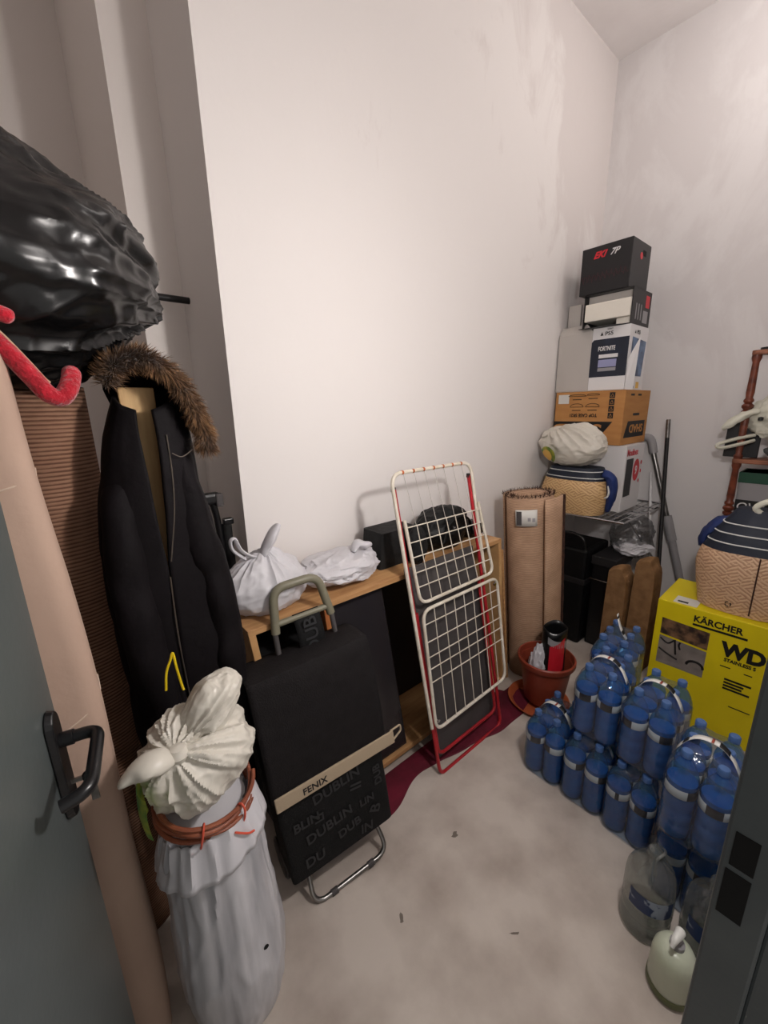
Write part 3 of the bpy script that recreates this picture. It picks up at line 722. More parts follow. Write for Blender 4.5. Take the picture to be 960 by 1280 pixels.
MB().lathe([(0.0, -0.02), (0.015, -0.016), (0.022, 0), (0.015, 0.016), (0.0, 0.02)], (-0.045, -0.062, 0.160), 14).build('knot', m_cream_bag, kb)
pg = MB().grid(lambda u, v: Vector((-0.128 * math.cos(0.5 - 0.9 * u) * (1.0 + 0.03 * math.sin(v * 3)), -0.1275 * math.sin(0.15 + 0.75 * u) - 0.005, 0.03 + 0.10 * v)), 10, 8)
pg.build('green_print', m_green, kb)
# yellow cord looping above it
tag(MB().tube(smooth_path([(0.135, 1.00, 1.00), (0.142, 1.0, 1.045), (0.155, 1.0, 1.075), (0.162, 1.0, 1.09), (0.165, 1.0, 1.05), (0.17, 1.0, 1.0), (0.172, 0.995, 0.985)], 6), 0.003, 8).build('cord_loop', m_yellow_c),
    'yellow cord loop hanging against the coat above the knotted bag', 'cord')

# ================================================================== SHOPPING TROLLEY
tr = thing('shopping_trolley', 'black two-wheeled shopping trolley bag with olive handle leaning by the cabinet', 'trolley', (0.602, 0.945, 0.0), (-7.0, -4.0, -7.0))
W = 0.205
def bag_box(z0, z1, y0, y1, w0, w1, bulge):
    m = MB(); nu, nv = 40, 16
    def fn(u, v):
        ring = round_loop([(-1, -1, 0), (1, -1, 0), (1, 1, 0), (-1, 1, 0)], 0.16, 4)
        k = u * len(ring); i = int(k) % len(ring); p = ring[i].lerp(ring[(i + 1) % len(ring)], k - int(k))
        w = w0 + (w1 - w0) * v; z = z0 + (z1 - z0) * v
        b = bulge * (1 - abs(p.x) ** 2) * math.sin(math.pi * v) if p.y < 0 else 0
        q = Vector((p.x * w, (y0 + y1) / 2 + p.y * (y1 - y0) / 2 - b, z))
        return q + Vector((0.004, 0.004, 0)) * noise.noise(q * 9)
    m.grid(fn, 48, nv, cu=True)
    m.add([fn(i / 48, 1.0) for i in range(48)], [tuple(range(48))]); m.add([fn(i / 48, 0.0) for i in range(48)], [tuple(range(48))])
    return m
bag_box(0.125, 0.86, 0.0, 0.145, 0.20, 0.205, 0.006).build('bag_body', m_trol2, tr, weld=True, angle=60)
def flap_fn(u, v):
    x = (-0.208 + 0.416 * u)
    if v < 0.25: y, z = 0.145 - 0.16 * (v / 0.25), 0.872 + 0.01 * math.sin(v * 12)
    else: y, z = -0.018 - 0.012 * math.sin((v - 0.25) / 0.75 * math.pi), 0.868 - 0.395 * (v - 0.25) / 0.75
    q = Vector((x * (1 + 0.02 * v), y, z)); return q + Vector((0, -1, 0)) * 0.004 * noise.noise(q * 12)
MB().grid(flap_fn, 24, 30).build('flap', m_trol, tr, solid=0.005, angle=50)
bd = bx('flap_band', m_khaki, tr, -0.205, 0.245, -0.030, -0.022, 0.440, 0.490, 0.003)
text('FENIX', 0.032, m_ink, bd, (-0.115, -0.0308, 0.452), FACE_NY, bold=0.0006)
MB().tube(round_line([(0.235, -0.024, 0.49), (0.285, -0.015, 0.486), (0.285, -0.015, 0.462), (0.235, -0.024, 0.446)], 0.008, 4), 0.0035, 8).build('band_loop', m_khaki, tr)
# olive handle with tubes and strap
HX = 0.035
MB().tube(round_line([(-0.100 + HX, 0.10, 0.955), (-0.080 + HX, 0.105, 1.105), (0.080 + HX, 0.105, 1.105), (0.105 + HX, 0.10, 0.955)], 0.045, 6), 0.0150, 14).build('handle', m_olive, tr)
MB().tube([(-0.095 + HX, 0.10, 0.985), (0.100 + HX, 0.10, 0.985)], 0.011, 12).build('handle_crossbar', m_olive, tr)
for sx in (-0.102, 0.106):
    MB().tube([(sx + HX, 0.10, 0.965), (sx * 1.03 + HX, 0.10, 0.84)], 0.0092, 10).build('handle_tube', m_greyboard, tr)
st = MB().grid(lambda u, v: Vector((-0.035 + HX + 0.095 * u, 0.10 - 0.016 * math.cos(math.pi * (v - 0.5)) - 0.012 * (1 - v), 0.84 + 0.158 * v)), 6, 14).build('strap', m_trol2, tr, solid=0.004)
text('DUB', 0.066, m_trolt, st, (0.035 + HX, 0.071, 0.850), FACE_NY, spin=90, bold=0.0005)
# woven letters on the front and side
rnd = random.Random(5)
words = [('DUBLIN', 0.052, -0.085, 0.372, 4), ('DUB', 0.040, 0.175, 0.300, 90), ('BLIN', 0.045, -0.165, 0.315, 0), ('DUBLIN', 0.050, -0.13, 0.245, 5), ('II', 0.06, 0.09, 0.33, 80), ('LIN', 0.04, 0.075, 0.255, 0),
         ('DUB', 0.045, -0.02, 0.190, 6), ('B', 0.06, 0.14, 0.19, 60), ('DU', 0.05, -0.15, 0.165, 0), ('IN', 0.05, 0.06, 0.150, -8), ('LI', 0.045, -0.06, 0.300, 88)]
for i, (s, sz, x, z, spn) in enumerate(words):
    text(s, sz, m_trolt, tr, (x, -0.0075, z), FACE_NY, bold=0.0011, spin=spn)
side_face = Matrix(((0, 0, -1), (-1, 0, 0), (0, 1, 0))).to_4x4()
for (s, y, z) in [('DUB', 0.045, 0.70), ('BLIN', 0.045, 0.52), ('DUBL', 0.045, 0.33)]:
    text(s, 0.06, m_trolt, tr, (-0.2075, y + 0.03, z), side_face, spin=90, bold=0.0004)
# chrome stand
MB().tube(round_line([(-0.135, 0.06, 0.16), (-0.15, -0.01, 0.013), (0.15, -0.01, 0.013), (0.135, 0.06, 0.16)], 0.05, 7), 0.0085, 12).build('stand', m_steel, tr)
for sx in (-0.075, 0.075): MB().tube([(sx - 0.012, -0.01, 0.0125), (sx + 0.012, -0.01, 0.0125)], 0.0115, 12).build('stand_foot', m_greyboard, tr)
MB().tube([(-0.20, 0.165, 0.075), (0.20, 0.165, 0.075)], 0.006, 10).build('axle', m_steel, tr)
for sx in (-0.19, 0.19):
    MB().lathe([(0.0, -0.014), (0.06, -0.014), (0.07, -0.008), (0.07, 0.008), (0.06, 0.014), (0.0, 0.014)], seg=28, M=Matrix.Translation((sx, 0.165, 0.086)) @ Matrix.Rotation(R(90), 4, 'Y')).build('wheel', m_blackpl, tr)

# ================================================================== LOW CABINET AND WHAT STANDS ON IT
CT = 0.958
cb = thing('low_bookcase', 'low birch bookcase lying along the white wall, leaning out of square', 'bookcase', (0, 0, 0))
SH = 0.11
def cx(x, z): return x + SH * (1 - z / CT)
def racked(x0, x1, y0, y1, z0, z1):
    return MB().hexa([(cx(x0, z0), y0, z0), (cx(x1, z0), y0, z0), (cx(x1, z0), y1, z0), (cx(x0, z0), y1, z0),
                      (cx(x0, z1), y0, z1), (cx(x1, z1), y0, z1), (cx(x1, z1), y1, z1), (cx(x0, z1), y1, z1)])
YF, YB = 1.20, 1.50
racked(0.415, 1.825, YF, YB, CT - 0.022, CT).build('top_board', m_wood, cb, smooth=False, bevel=0.0015)
racked(0.415, 1.825, YF, YB, 0.03, 0.055).build('bottom_board', m_wood, cb, smooth=False, bevel=0.0015)
for x in (0.415, 0.700, 1.800):
    racked(x, x + 0.024, YF, YB, 0.055 if x != 0.415 else 0.0, CT - 0.022).build('side_panel' if x != 0.700 else 'divider', m_woodor if x == 0.700 else m_woodend, cb, smooth=False, bevel=0.0015)
racked(0.44, 1.80, YB - 0.008, YB, 0.06, CT - 0.024).build('back_board', m_dark, cb, smooth=False)
tag(MB().hexa([(0.80, 1.215, 0.06), (1.13, 1.215, 0.06), (1.13, 1.235, 0.06), (0.80, 1.235, 0.06), (0.745, 1.26, 0.905), (1.03, 1.26, 0.905), (1.03, 1.28, 0.905), (0.745, 1.28, 0.905)])
    .build('flat_screen', m_tv, smooth=False, bevel=0.004), 'dark flat panel leaning inside the bookcase behind the trolley', 'panel')
tag(MB().hexa([(0.455, 1.23, 0.06), (0.735, 1.23, 0.06), (0.735, 1.42, 0.06), (0.455, 1.42, 0.06), (0.455, 1.24, 0.80), (0.69, 1.24, 0.80), (0.69, 1.42, 0.80), (0.455, 1.42, 0.80)])
    .build('storage_case', m_blackfab, smooth=False, bevel=0.01), 'black fabric storage case inside the left compartment of the bookcase', 'case')
# grey board leaning on its front, behind the drying rack
tag(MB().hexa([(1.21, 1.082, 0.012), (1.67, 1.082, 0.012), (1.67, 1.091, 0.012), (1.21, 1.091, 0.012), (1.10, 1.187, 0.985), (1.56, 1.187, 0.985), (1.56, 1.196, 0.985), (1.10, 1.196, 0.985)])
    .build('grey_board', m_greyboard, smooth=False, bevel=0.002), 'thin dark grey board leaning on the bookcase behind the drying rack', 'board')
# boards between bookcase and rug roll
for k, (dx, h, lab) in enumerate([(0.0, 0.83, 'shorter'), (0.035, 0.87, 'taller')]):
    tag(MB().hexa([(1.955 + dx, 1.22, 0), (1.972 + dx, 1.22, 0), (1.972 + dx, 1.5, 0), (1.955 + dx, 1.5, 0), (1.845 + dx, 1.23, h), (1.862 + dx, 1.23, h), (1.862 + dx, 1.5, h), (1.845 + dx, 1.5, h)])
        .build('loose_board', m_wood, smooth=False, bevel=0.0015), '%s loose wooden board leaning between the bookcase and the rolled rug' % lab, 'board')

# two white carrier bags on the bookcase
wb = thing('tied_carrier_bag', 'full white carrier bag with tied handles on the left end of bookcase', 'bag', (0.545, 1.325, CT))
def slump(p, d):
    k = 1 - 0.30 * max(0, d.z) ** 1.2
    return Vector((p.x * k, p.y * k, p.z))
bag_mesh((0.0, 0, 0.098), (0.155, 0.12, 0.118), 21, amp=0.10, fold=0.036, cr=0.030, nu=120, nv=80, shape=slump, flat=0.001, gather=0.075).build('bag_body', m_white_bag, wb)
ear([(-0.012, -0.01, 0.195), (0.01, -0.015, 0.235), (0.035, -0.02, 0.275), (0.058, -0.02, 0.305)], 0.026, 4, 0.5).build('tied_ear', m_white_bag, wb)
MB().tube(smooth_path([(-0.02, -0.01, 0.20), (-0.055, -0.02, 0.215), (-0.085, -0.02, 0.245), (-0.10, -0.02, 0.285), (-0.115, -0.02, 0.28), (-0.108, -0.015, 0.245), (-0.07, -0.01, 0.205)], 6), 0.011, 10, flat=0.5).build('handle_loop', m_white_bag, wb)
wb2 = thing('slumped_carrier_bag', 'slumped white carrier bag lying on the bookcase beside the black bags', 'bag', (0.86, 1.335, CT))
def wedge(p, d):
    return Vector((p.x, p.y, p.z * (0.82 + 0.35 * max(0, d.x))))
bag_mesh((0.0, 0, 0.064), (0.175, 0.125, 0.070), 27, amp=0.18, fold=0.072, cr=0.067, nu=120, nv=80, shape=wedge, flat=0.001).build('bag_body', m_white_bag, wb2)
ear([(0.06, -0.03, 0.125), (0.085, -0.03, 0.150), (0.125, -0.03, 0.140), (0.15, -0.03, 0.125)], 0.02, 6, 0.6).build('tied_ear', m_white_bag, wb2)

# black bags and cloth on the bookcase
b1 = thing('black_tote', 'black fabric tote standing on the bookcase against the white wall', 'bag', (1.175, 1.37, CT))
bag_box(0.002, 0.165, -0.07, 0.07, 0.115, 0.100, 0.006).build('tote_body', m_blackfab, b1, weld=True)
b2 = thing('black_handbag', 'rounded black handbag on the bookcase behind the drying rack', 'bag', (1.50, 1.345, CT))
bag_mesh((0.0, 0, 0.10), (0.175, 0.105, 0.115), 33, amp=0.10, fold=0.036, cr=0.030, flat=0.001).build('bag_body', m_leath, b2)
MB().tube(smooth_path([(-0.10, -0.10, 0.06), (-0.06, -0.105, 0.15), (0.03, -0.10, 0.175), (0.10, -0.10, 0.14), (0.13, -0.10, 0.06)], 7), 0.009, 10, flat=0.5).build('bag_handle', m_leath, b2)
MB().lathe([(0.0, -0.006), (0.009, -0.003), (0.009, 0.003), (0.0, 0.006)], (-0.03, -0.112, 0.13), 12).build('bag_clasp', m_chrome, b2)
b3 = thing('black_pouch', 'black cloth pouch drooping over the bookcase edge beside the tote', 'bag', (1.245, 1.26, CT))
bag_mesh((0.0, 0, 0.085), (0.052, 0.042, 0.095), 35, amp=0.12, fold=0.036, cr=0.035, flat=0.001).build('pouch_body', m_blackfab, b3)
b4 = thing('small_bundle', 'small dark glossy bundle on the right end of the bookcase', 'bundle', (1.745, 1.36, CT))
bag_mesh((0.0, 0, 0.04), (0.078, 0.075, 0.046), 38, amp=0.16, fold=0.057, cr=0.051, flat=0.001).build('bundle_body', m_bag_black, b4)
ear([(-0.03, -0.01, 0.07), (-0.035, -0.01, 0.09), (-0.05, -0.01, 0.102)], 0.014, 9).build('tied_ear', m_bag_black, b4)

# ================================================================== DRYING RACK
rk = thing('drying_rack', 'folded white wire drying rack with red legs leaning on the bookcase', 'drying rack', (1.157, 1.010, 0.0))
EV = Vector((-0.092, 0.205, 1.40)).normalized(); EU = Vector((1, 0, 0)); EN = EU.cross(EV).normalized() * -1  # EN points away from wall
if EN.y > 0: EN = -EN
def q(u, v, n=0.0): return EU * u + EV * v + EN * n
RW = 0.0082
MB().tube(round_line([q(-0.012, 0.262), q(-0.012, 1.415), q(0.49, 1.415), q(0.492, 0.86)], 0.06, 6), RW, 12).build('main_frame', m_rackw, rk)
fu = MB().tube(round_line([q(0.012, 1.22, 0.012), q(0.028, 0.848, 0.012), q(0.545, 0.848, 0.012), q(0.497, 1.22, 0.012)], 0.05, 6), 0.0075, 12).build('upper_wing_frame', m_rackw, rk)
fl = MB().tube(round_loop([q(0.0, 0.252, 0.014), q(0.03, 0.815, 0.014), q(0.565, 0.815, 0.014), q(0.535, 0.262, 0.014)], 0.05, 6), 0.0075, 12, closed=True).build('lower_wing_frame', m_rackw, rk)
for v in (1.188, 1.122, 1.057, 0.990, 0.925):
    t = (1.22 - v) / 0.37; MB().tube([q(0.012 + 0.014 * t, v, 0.014), q(0.499 + 0.036 * t, v - 0.004, 0.014)], 0.0026, 6).build('wire', m_rackw, fu)
for v in (0.752, 0.670, 0.600, 0.545, 0.482):
    t = (0.815 - v) / 0.56; MB().tube([q(0.03 - 0.03 * t, v, 0.016), q(0.563 - 0.03 * t, v, 0.016)], 0.0026, 6).build('wire', m_rackw, fl)
for k in range(7):
    s = (k + 1) / 8
    MB().tube([q(0.012 + 0.485 * s, 1.19, 0.016), q(0.028 + 0.517 * s, 0.85, 0.016)], 0.0022, 6).build('wire', m_rackw, fu)
    MB().tube([q(0.03 + 0.535 * s, 0.815, 0.018), q(0.0 + 0.535 * s, 0.258, 0.018)], 0.0022, 6).build('wire', m_rackw, fl)
    MB().tube([q(-0.006 + 0.49 * s, 1.415, 0.0), q(0.012 + 0.485 * s, 1.19, 0.012)], 0.0012, 5).build('line', m_nylon, rk)
    MB().tube([q(-0.016 + 0.49 * s, 1.415, 0.0), q(-0.006 + 0.49 * s, 1.415, 0.0)], RW * 1.1, 10).build('rust_spot', m_rust, rk)
MB().tube(round_line([q(0.006, 1.35, -0.014), q(0.004, 0.0, -0.014), q(0.482, 0.0, -0.014), q(0.487, 0.5, -0.014), q(0.482, 1.352, -0.014)], 0.045, 6), 0.0085, 12).build('outer_leg', m_rackr, rk)
MB().tube(round_line([q(0.024, 0.8, -0.022), q(0.022, 0.090, -0.022), q(0.462, 0.090, -0.022), q(0.466, 0.84, -0.022)], 0.045, 6), 0.008, 12).build('inner_leg', m_rackr, rk)
for u, v in ((0.002, 1.35), (0.482, 1.352)):
    bx('end_cap', m_blackpl, rk, -0.008, 0.008, -0.008, 0.008, -0.01, 0.01, 0.002, M=Matrix.Translation(q(u, v, -0.014)))
for u, v in ((0.53, 0.79), (0.012, 0.30)):
    MB().lathe([(0.0, -0.004), (0.008, -0.004), (0.008, 0.004), (0.0, 0.004)], seg=10, M=Matrix.Translation(q(u, v, 0.024)) @ Matrix.Rotation(R(90), 4, 'X')).build('pivot', m_chrome, rk)

# burgundy cloth on the floor under it
def cloth_fn(u, v):
    x = 0.83 + 1.13 * u; y0 = 1.03 + 0.05 * noise.noise(Vector((x * 5, 0, 0))) + 0.05 * math.sin(u * 6); y = y0 + (1.19 - y0) * v
    if u > 0.92: y = y0 + (1.16 - y0) * v
    h = 0.003 + 0.007 * max(0, fbm(Vector((x * 9, y * 9, 1)), 3)) * math.sin(math.pi * min(1, max(0, v))) ** 0.5
    return Vector((x, y, 0.002 + h * math.sin(math.pi * v) + 0.0))
tag(MB().grid(cloth_fn, 90, 18).build('burgundy_cloth', m_burg, solid=0.003), 'crumpled burgundy cloth on the floor along the foot of the bookcase', 'cloth')

# ================================================================== FAR CORNER
# short rug roll with paper label
def rug_flap(last):
    x, y = last; return [(x + 0.012 * k, y - 0.035 * k) for k in range(1, 6)]
rug_b, rpts = rug_roll('rug_bundle', 'light brown rug rolled up with a paper label, standing by loose boards', 'rug', (2.19, 1.185, 0.0), (0.5, -4.2, -34), 0.155, 1.165, m_rug2, flap=None, turns=2.4, oval=0.8)
fr_m = MB(); rnd = random.Random(9)
for (x, y) in rpts[20:]:
    for k in range(9):
        a = Vector((x, y, 1.16)) + Vector((rnd.uniform(-.006, .006), rnd.uniform(-.006, .006), 0)); t = a + Vector((rnd.uniform(-.016, .016), rnd.uniform(-.016, .016), rnd.uniform(0.006, 0.026)))
        sd = Vector((rnd.gauss(0, 1), rnd.gauss(0, 1), 0)).normalized() * 0.0022; o = len(fr_m.v)
        fr_m.v += [tuple(a - sd), tuple(a + sd), tuple(t)]; fr_m.f.append((o, o + 1, o + 2))
fr_m.build('frayed_edge', m_rugpile, rug_b, smooth=False)
# overlapping outer edge of the rug with its pile side
ed = MB()
ed.grid(lambda u, v: Vector((0.03 + 0.14 * u, -0.134 + 0.075 * u * u, 0.02 + 1.13 * v)), 12, 16)
edo = ed.build('overlap', m_rug2, rug_b, solid=0.014); uvl = edo.data.uv_layers.new(name='UVMap')
for lo in edo.data.loops:
    co = edo.data.vertices[lo.vertex_index].co; uvl.data[lo.index].uv = (co.x, co.z)
pe = MB().tube([(0.175, -0.060, 0.02 + 1.13 * i / 40) for i in range(41)], [0.012 + 0.004 * random.random() for i in range(41)], 8).build('pile_edge', m_rugpile, rug_b)
lb = MB().grid(lambda u, v: Vector((0.1585 * math.cos(R(-138 + 44 * u)), 0.1275 * math.sin(R(-138 + 44 * u)), 1.005 + 0.095 * v)), 8, 3).build('paper_label', m_label, rug_b, solid=0.001)
MB().grid(lambda u, v: Vector((0.1593 * math.cos(R(-136 + 11 * u)), 0.1283 * math.sin(R(-136 + 11 * u)), 1.012 + 0.08 * v)), 4, 3).build('label_photo', m_greyboard, lb)
for k, (a, z0, z1) in enumerate([(-113, 1.035, 1.055), (-104, 1.03, 1.052)]):
    MB().grid(lambda u, v: Vector((0.1593 * math.cos(R(a + 6 * u)), 0.1283 * math.sin(R(a + 6 * u)), z0 + (z1 - z0) * v)), 3, 2).build('label_print', m_greyp, lb)

# plant pot, saucer and what is in the pot
pot = thing('plant_pot', 'red brown plastic plant pot standing on its saucer before the rug', 'plant pot', (1.965, 0.965, 0.0))
MB().lathe([(0.0, 0.028), (0.095, 0.028), (0.105, 0.04), (0.135, 0.262), (0.148, 0.264), (0.150, 0.295), (0.143, 0.297), (0.138, 0.27), (0.098, 0.05), (0.0, 0.045)], seg=40).build('pot_body', m_terra, pot)
MB().lathe([(0.148, 0.262), (0.1535, 0.272), (0.1535, 0.293), (0.147, 0.299), (0.143, 0.297)], seg=40, cap=False).build('pot_rim', m_terra, pot)
tag(MB().lathe([(0.0, 0.004), (0.13, 0.004), (0.16, 0.032), (0.166, 0.032), (0.138, 0.0), (0.0, 0.0)], (1.94, 0.98, 0.0), 44).build('pot_saucer', m_terra2), 'orange terracotta saucer under the plant pot', 'saucer')
wp = thing('plastic_wrapping', 'crumpled white plastic wrapping stuffed inside the plant pot', 'wrapping', (1.922, 0.992, 0.12))
bag_mesh((0.0, 0, 0.12), (0.045, 0.045, 0.12), 44, amp=0.25, fold=0.086, cr=0.102).build('wrapping_body', m_white_bag, wp)
sb = thing('soil_bag', 'black and red printed plastic bag upright inside the plant pot', 'bag', (1.998, 0.945, 0.06))
def soil_fn(u, v):
    a = 2 * math.pi * u; z = 0.41 * v; k = 1 + 0.04 * noise.noise(Vector((math.cos(a) * 2, math.sin(a) * 2, z * 6)))
    return Vector((0.074 * math.cos(a) * k, 0.058 * math.sin(a) * k, z + 0.006 * math.sin(3 * a) * v))
MB().grid(soil_fn, 40, 14, cu=True).build('bag_body', m_blackpl, sb, solid=0.003)
MB().grid(lambda u, v: soil_fn(0.5 + 0.22 * u + 0.03, 0.42 + 0.38 * v + 0.1 * u * (v > 0.5)) * 1.0 + Vector((-0.003, -0.003, 0)), 12, 10).build('red_print', m_redp, sb)
MB().grid(lambda u, v: soil_fn(0.5 + 0.3 * u, 0.83 + 0.1 * v - 0.1 * u) + Vector((-0.003, -0.003, 0)), 12, 4).build('grey_print', m_greyp, sb)

# wire shelf fixed in the corner
SZ = 0.945
ws = thing('wire_shelf', 'chrome wire shelf fixed across the corner under the boxes', 'shelf', (0, 0, 0))
MB().tube([(2.62, 1.50, SZ), (2.62, 0.885, SZ), (3.37, 0.885, SZ)], 0.007, 10).build('shelf_rim', m_chrome, ws)
MB().tube([(3.37, 0.885, SZ), (3.37, 1.50, SZ), (2.62, 1.50, SZ)], 0.007, 10).build('shelf_rim', m_chrome, ws)
for k in range(14):
    y = 0.925 + 0.042 * k; MB().tube([(2.62, y, SZ), (3.37, y, SZ)], 0.003, 6).build('shelf_wire', m_chrome, ws)
for k in range(3):
    x = 2.80 + 0.2 * k; MB().tube([(x, 0.885, SZ - 0.006), (x, 1.50, SZ - 0.006)], 0.004, 6).build('cross_wire', m_chrome, ws)
for y in (0.885, 1.47): MB().tube([(2.70, y, SZ), (3.375, y, SZ - 0.45)], 0.006, 8).build('bracket', m_steel, ws)

# straw bag with white bag on top, on the wire shelf
s1 = thing('straw_tote', 'straw patterned tote with navy striped top on the wire shelf', 'bag', (2.715, 1.235, SZ + 0.010))
def strawshape(p, d): return p
def tote(parent, rad, h, stripes, m_low, navy_z, lean=0.0, oval=0.75, seed=0, top=0.62):
    def fn(u, v):
        a = 2 * math.pi * u
        k = rad * (0.86 + 0.14 * math.sin(min(1, v * 2.2) * math.pi / 2)) * (1 - (1 - top) * max(0, (v - 0.45) / 0.55) ** 1.5)
        k *= 1 + 0.05 * fbm(Vector((math.cos(a) * 1.5 + seed, math.sin(a) * 1.5, v * 2)), 3)
        ca, sa = math.cos(a), math.sin(a)
        sx = math.copysign(abs(ca) ** 0.75, ca); sy = math.copysign(abs(sa) ** 0.75, sa)
        return Vector((k * oval * sx, k * sy, h * v + lean * v * 0.0))
    n = 64
    lo = MB().grid(lambda u, v: fn(u, v * navy_z), n, 24, cu=True); lo.add([fn(i / n, 0) for i in range(n)], [tuple(range(n))])
    body = lo.build('straw_body', m_low, parent, weld=True)
    up = MB().grid(lambda u, v: fn(u, navy_z + (1 - navy_z) * v), n, 16, cu=True); up.add([fn(i / n, 1) for i in range(n)], [tuple(range(n))])
    top_o = up.build('navy_top', m_navy, parent, weld=True)
    for sv in stripes:
        MB().tube([fn(i / n, sv) * 1.0 + Vector((fn(i / n, sv).x, fn(i / n, sv).y, 0)) * 0.01 for i in range(n)], 0.0032, 6, closed=True).build('white_stripe', m_wline, top_o)
    return fn
tote(s1, 0.215, 0.30, (0.80, 0.93), m_straw, 0.74, oval=0.62, seed=1, top=0.74)
ear([(-0.02, -0.17, 0.27), (0.0, -0.215, 0.24), (0.0, -0.23, 0.15), (0.0, -0.215, 0.03)], 0.05, 3, 0.5).build('blue_side', m_blue, s1)
MB().tube(smooth_path([(-0.05, -0.225, 0.20), (-0.058, -0.235, 0.16), (-0.05, -0.225, 0.13), (-0.045, -0.21, 0.12)], 6), 0.006, 8).build('white_mark', m_wline, s1)
s2 = thing('printed_carrier_bag', 'cream carrier bag with green print resting on the straw tote', 'bag', (2.70, 1.265, SZ + 0.312))
bag_mesh((0, 0, 0.13), (0.145, 0.205, 0.135), 51, axis=(-0.2, 0.5, 0.85), amp=0.10, fold=0.036, cr=0.035, nu=160, nv=110, flat=0.002, gather=0.12).build('bag_body', m_cream_bag, s2)
def on_bag(y0, y1, z0, z1, push):
    def fn(u, v):
        y = y0 + (y1 - y0) * u; z = z0 + (z1 - z0) * v
        yy = y / 0.205; zz = (z - 0.13) / 0.135; k = max(0.0, 1 - yy * yy - zz * zz)
        return Vector((-0.145 * math.sqrt(k) * 1.0 - push, y, z))
    return fn
def disc_on(fn, n=20):
    m = MB(); vs = [fn(0.5, 0.5)] + [fn(0.5 + 0.5 * math.cos(2 * math.pi * i / n), 0.5 + 0.5 * math.sin(2 * math.pi * i / n)) for i in range(n)]
    return m.add(vs, [(0, i + 1, (i + 1) % n + 1) for i in range(n)])
disc_on(on_bag(0.045, 0.175, 0.02, 0.13, 0.022)).build('green_print', m_green, s2)
disc_on(on_bag(0.07, 0.155, 0.035, 0.11, 0.027)).build('yellow_print', m_yellow_p, s2)
ear([(0.02, 0.05, 0.235), (-0.02, 0.10, 0.235), (-0.05, 0.155, 0.21), (-0.06, 0.19, 0.19)], 0.03, 8, 0.6).build('tied_ear', m_cream_bag, s2)

# white box with kitchen appliance print
wx = thing('appliance_box', 'white appliance box with a dark grinder and red print under brown carton', 'box', (3.02, 1.165, SZ + 0.004), (0, 0, 0))
bx('carton', m_whitecard, wx, -0.155, 0.155, -0.165, 0.165, 0, 0.437, 0.003)
MB().grid(lambda u, v: Vector((-0.135 + 0.115 * u, -0.1662, 0.10 + 0.25 * v)), 2, 2).build('grinder_print', m_blackcard, wx, smooth=False)
def flat_disc(x, z, rx, rz, y):
    m = MB(); n = 24; return m.add([(x, y, z)] + [(x + rx * math.cos(2 * math.pi * i / n), y, z + rz * math.sin(2 * math.pi * i / n)) for i in range(n)], [(0, i + 1, (i + 1) % n + 1) for i in range(n)])
flat_disc(0.045, 0.265, 0.055, 0.075, -0.1664).build('red_roundel', m_redp, wx, smooth=False)
for (x, z, r_) in [(0.125, 0.31, 0.013), (0.13, 0.25, 0.012), (0.11, 0.185, 0.012)]:
    flat_disc(x, z, r_, r_ * 1.1, -0.1664).build('red_dot', m_redp, wx, smooth=False)
text('Moulinex', 0.062, m_redp, wx, (-0.14, -0.1664, 0.370), FACE_NY, bold=0.001, sx=0.80)
text('9', 0.08, m_whitecard, wx, (0.022, -0.1670, 0.238), FACE_NY, bold=0.002)
bx('white_card_panel', m_whitecard, wx, 0.10, 0.30, 0.02, 0.16, 0.0, 0.43, 0.002)

# brown carton, printed upside down
bc = thing('brown_carton', 'brown cardboard carton printed upside down under the white console box', 'box', (3.065, 1.265, 1.388))
bx('carton', m_card, bc, -0.215, 0.215, -0.225, 0.225, 0, 0.345, 0.003)
XN = -0.2162; YN = -0.2262
m = MB(); m.add([(XN, 0.226, 0.150), (XN, 0.226, 0.045), (XN, -0.09, 0.045), (XN, -0.165, 0.150)], [(0, 1, 2, 3)]); m.build('black_print', m_ink, bc, smooth=False)
m = MB(); m.add([(-0.18, YN, 0.045), (0.165, YN, 0.045), (0.165, YN, 0.150), (-0.13, YN, 0.150)], [(0, 1, 2, 3)]); m.build('black_print', m_ink, bc, smooth=False)
text('SHAD', 0.085, m_card, bc, (XN - 0.001, -0.10, 0.13), FACE_NX, bold=0.003, spin=180, sx=1.5)
text('SHAD', 0.072, m_card, bc, (0.135, YN - 0.001, 0.125), FACE_NY, bold=0.002, spin=180, sx=1.25)
text('TOP CASE SR21', 0.030, m_ink, bc, (XN - 0.0006, -0.065, 0.200), FACE_NX, bold=0.0008, spin=180, sx=0.9)
bx('paper_label', m_label, bc, XN - 0.0006, XN, 0.13, 0.205, 0.268, 0.328, 0.0002)
for (y, z, w, h) in [(0.075, 0.315, 0.06, 0.012), (-0.03, 0.32, 0.04, 0.012), (0.075, 0.245, 0.045, 0.022), (-0.03, 0.245, 0.045, 0.022)]:
    MB().tube([(XN - 0.0004, y + w * math.cos(t), z + h * math.sin(t)) for t in [math.pi * i / 10 for i in range(11)]] + [(XN - 0.0004, y + w, z)], 0.0016, 5).build('outline_print', m_ink, bc)
    bx('caption_print', m_ink, bc, XN - 0.0006, XN, y - 0.03, y + 0.03, z - 0.024, z - 0.019, 0.0002)
for k in range(4):
    z = 0.315 - 0.042 * k
    bx('handling_mark', m_ink, bc, XN - 0.0006, XN, -0.165, -0.132, z - 0.018, z + 0.018, 0.0002)
    MB().tube(round_loop([(XN - 0.001, -0.158, z - 0.010), (XN - 0.001, -0.139, z - 0.010), (XN - 0.001, -0.149, z + 0.011)], 0.003, 3), 0.0012, 5, closed=True).build('mark_symbol', m_card, bc)
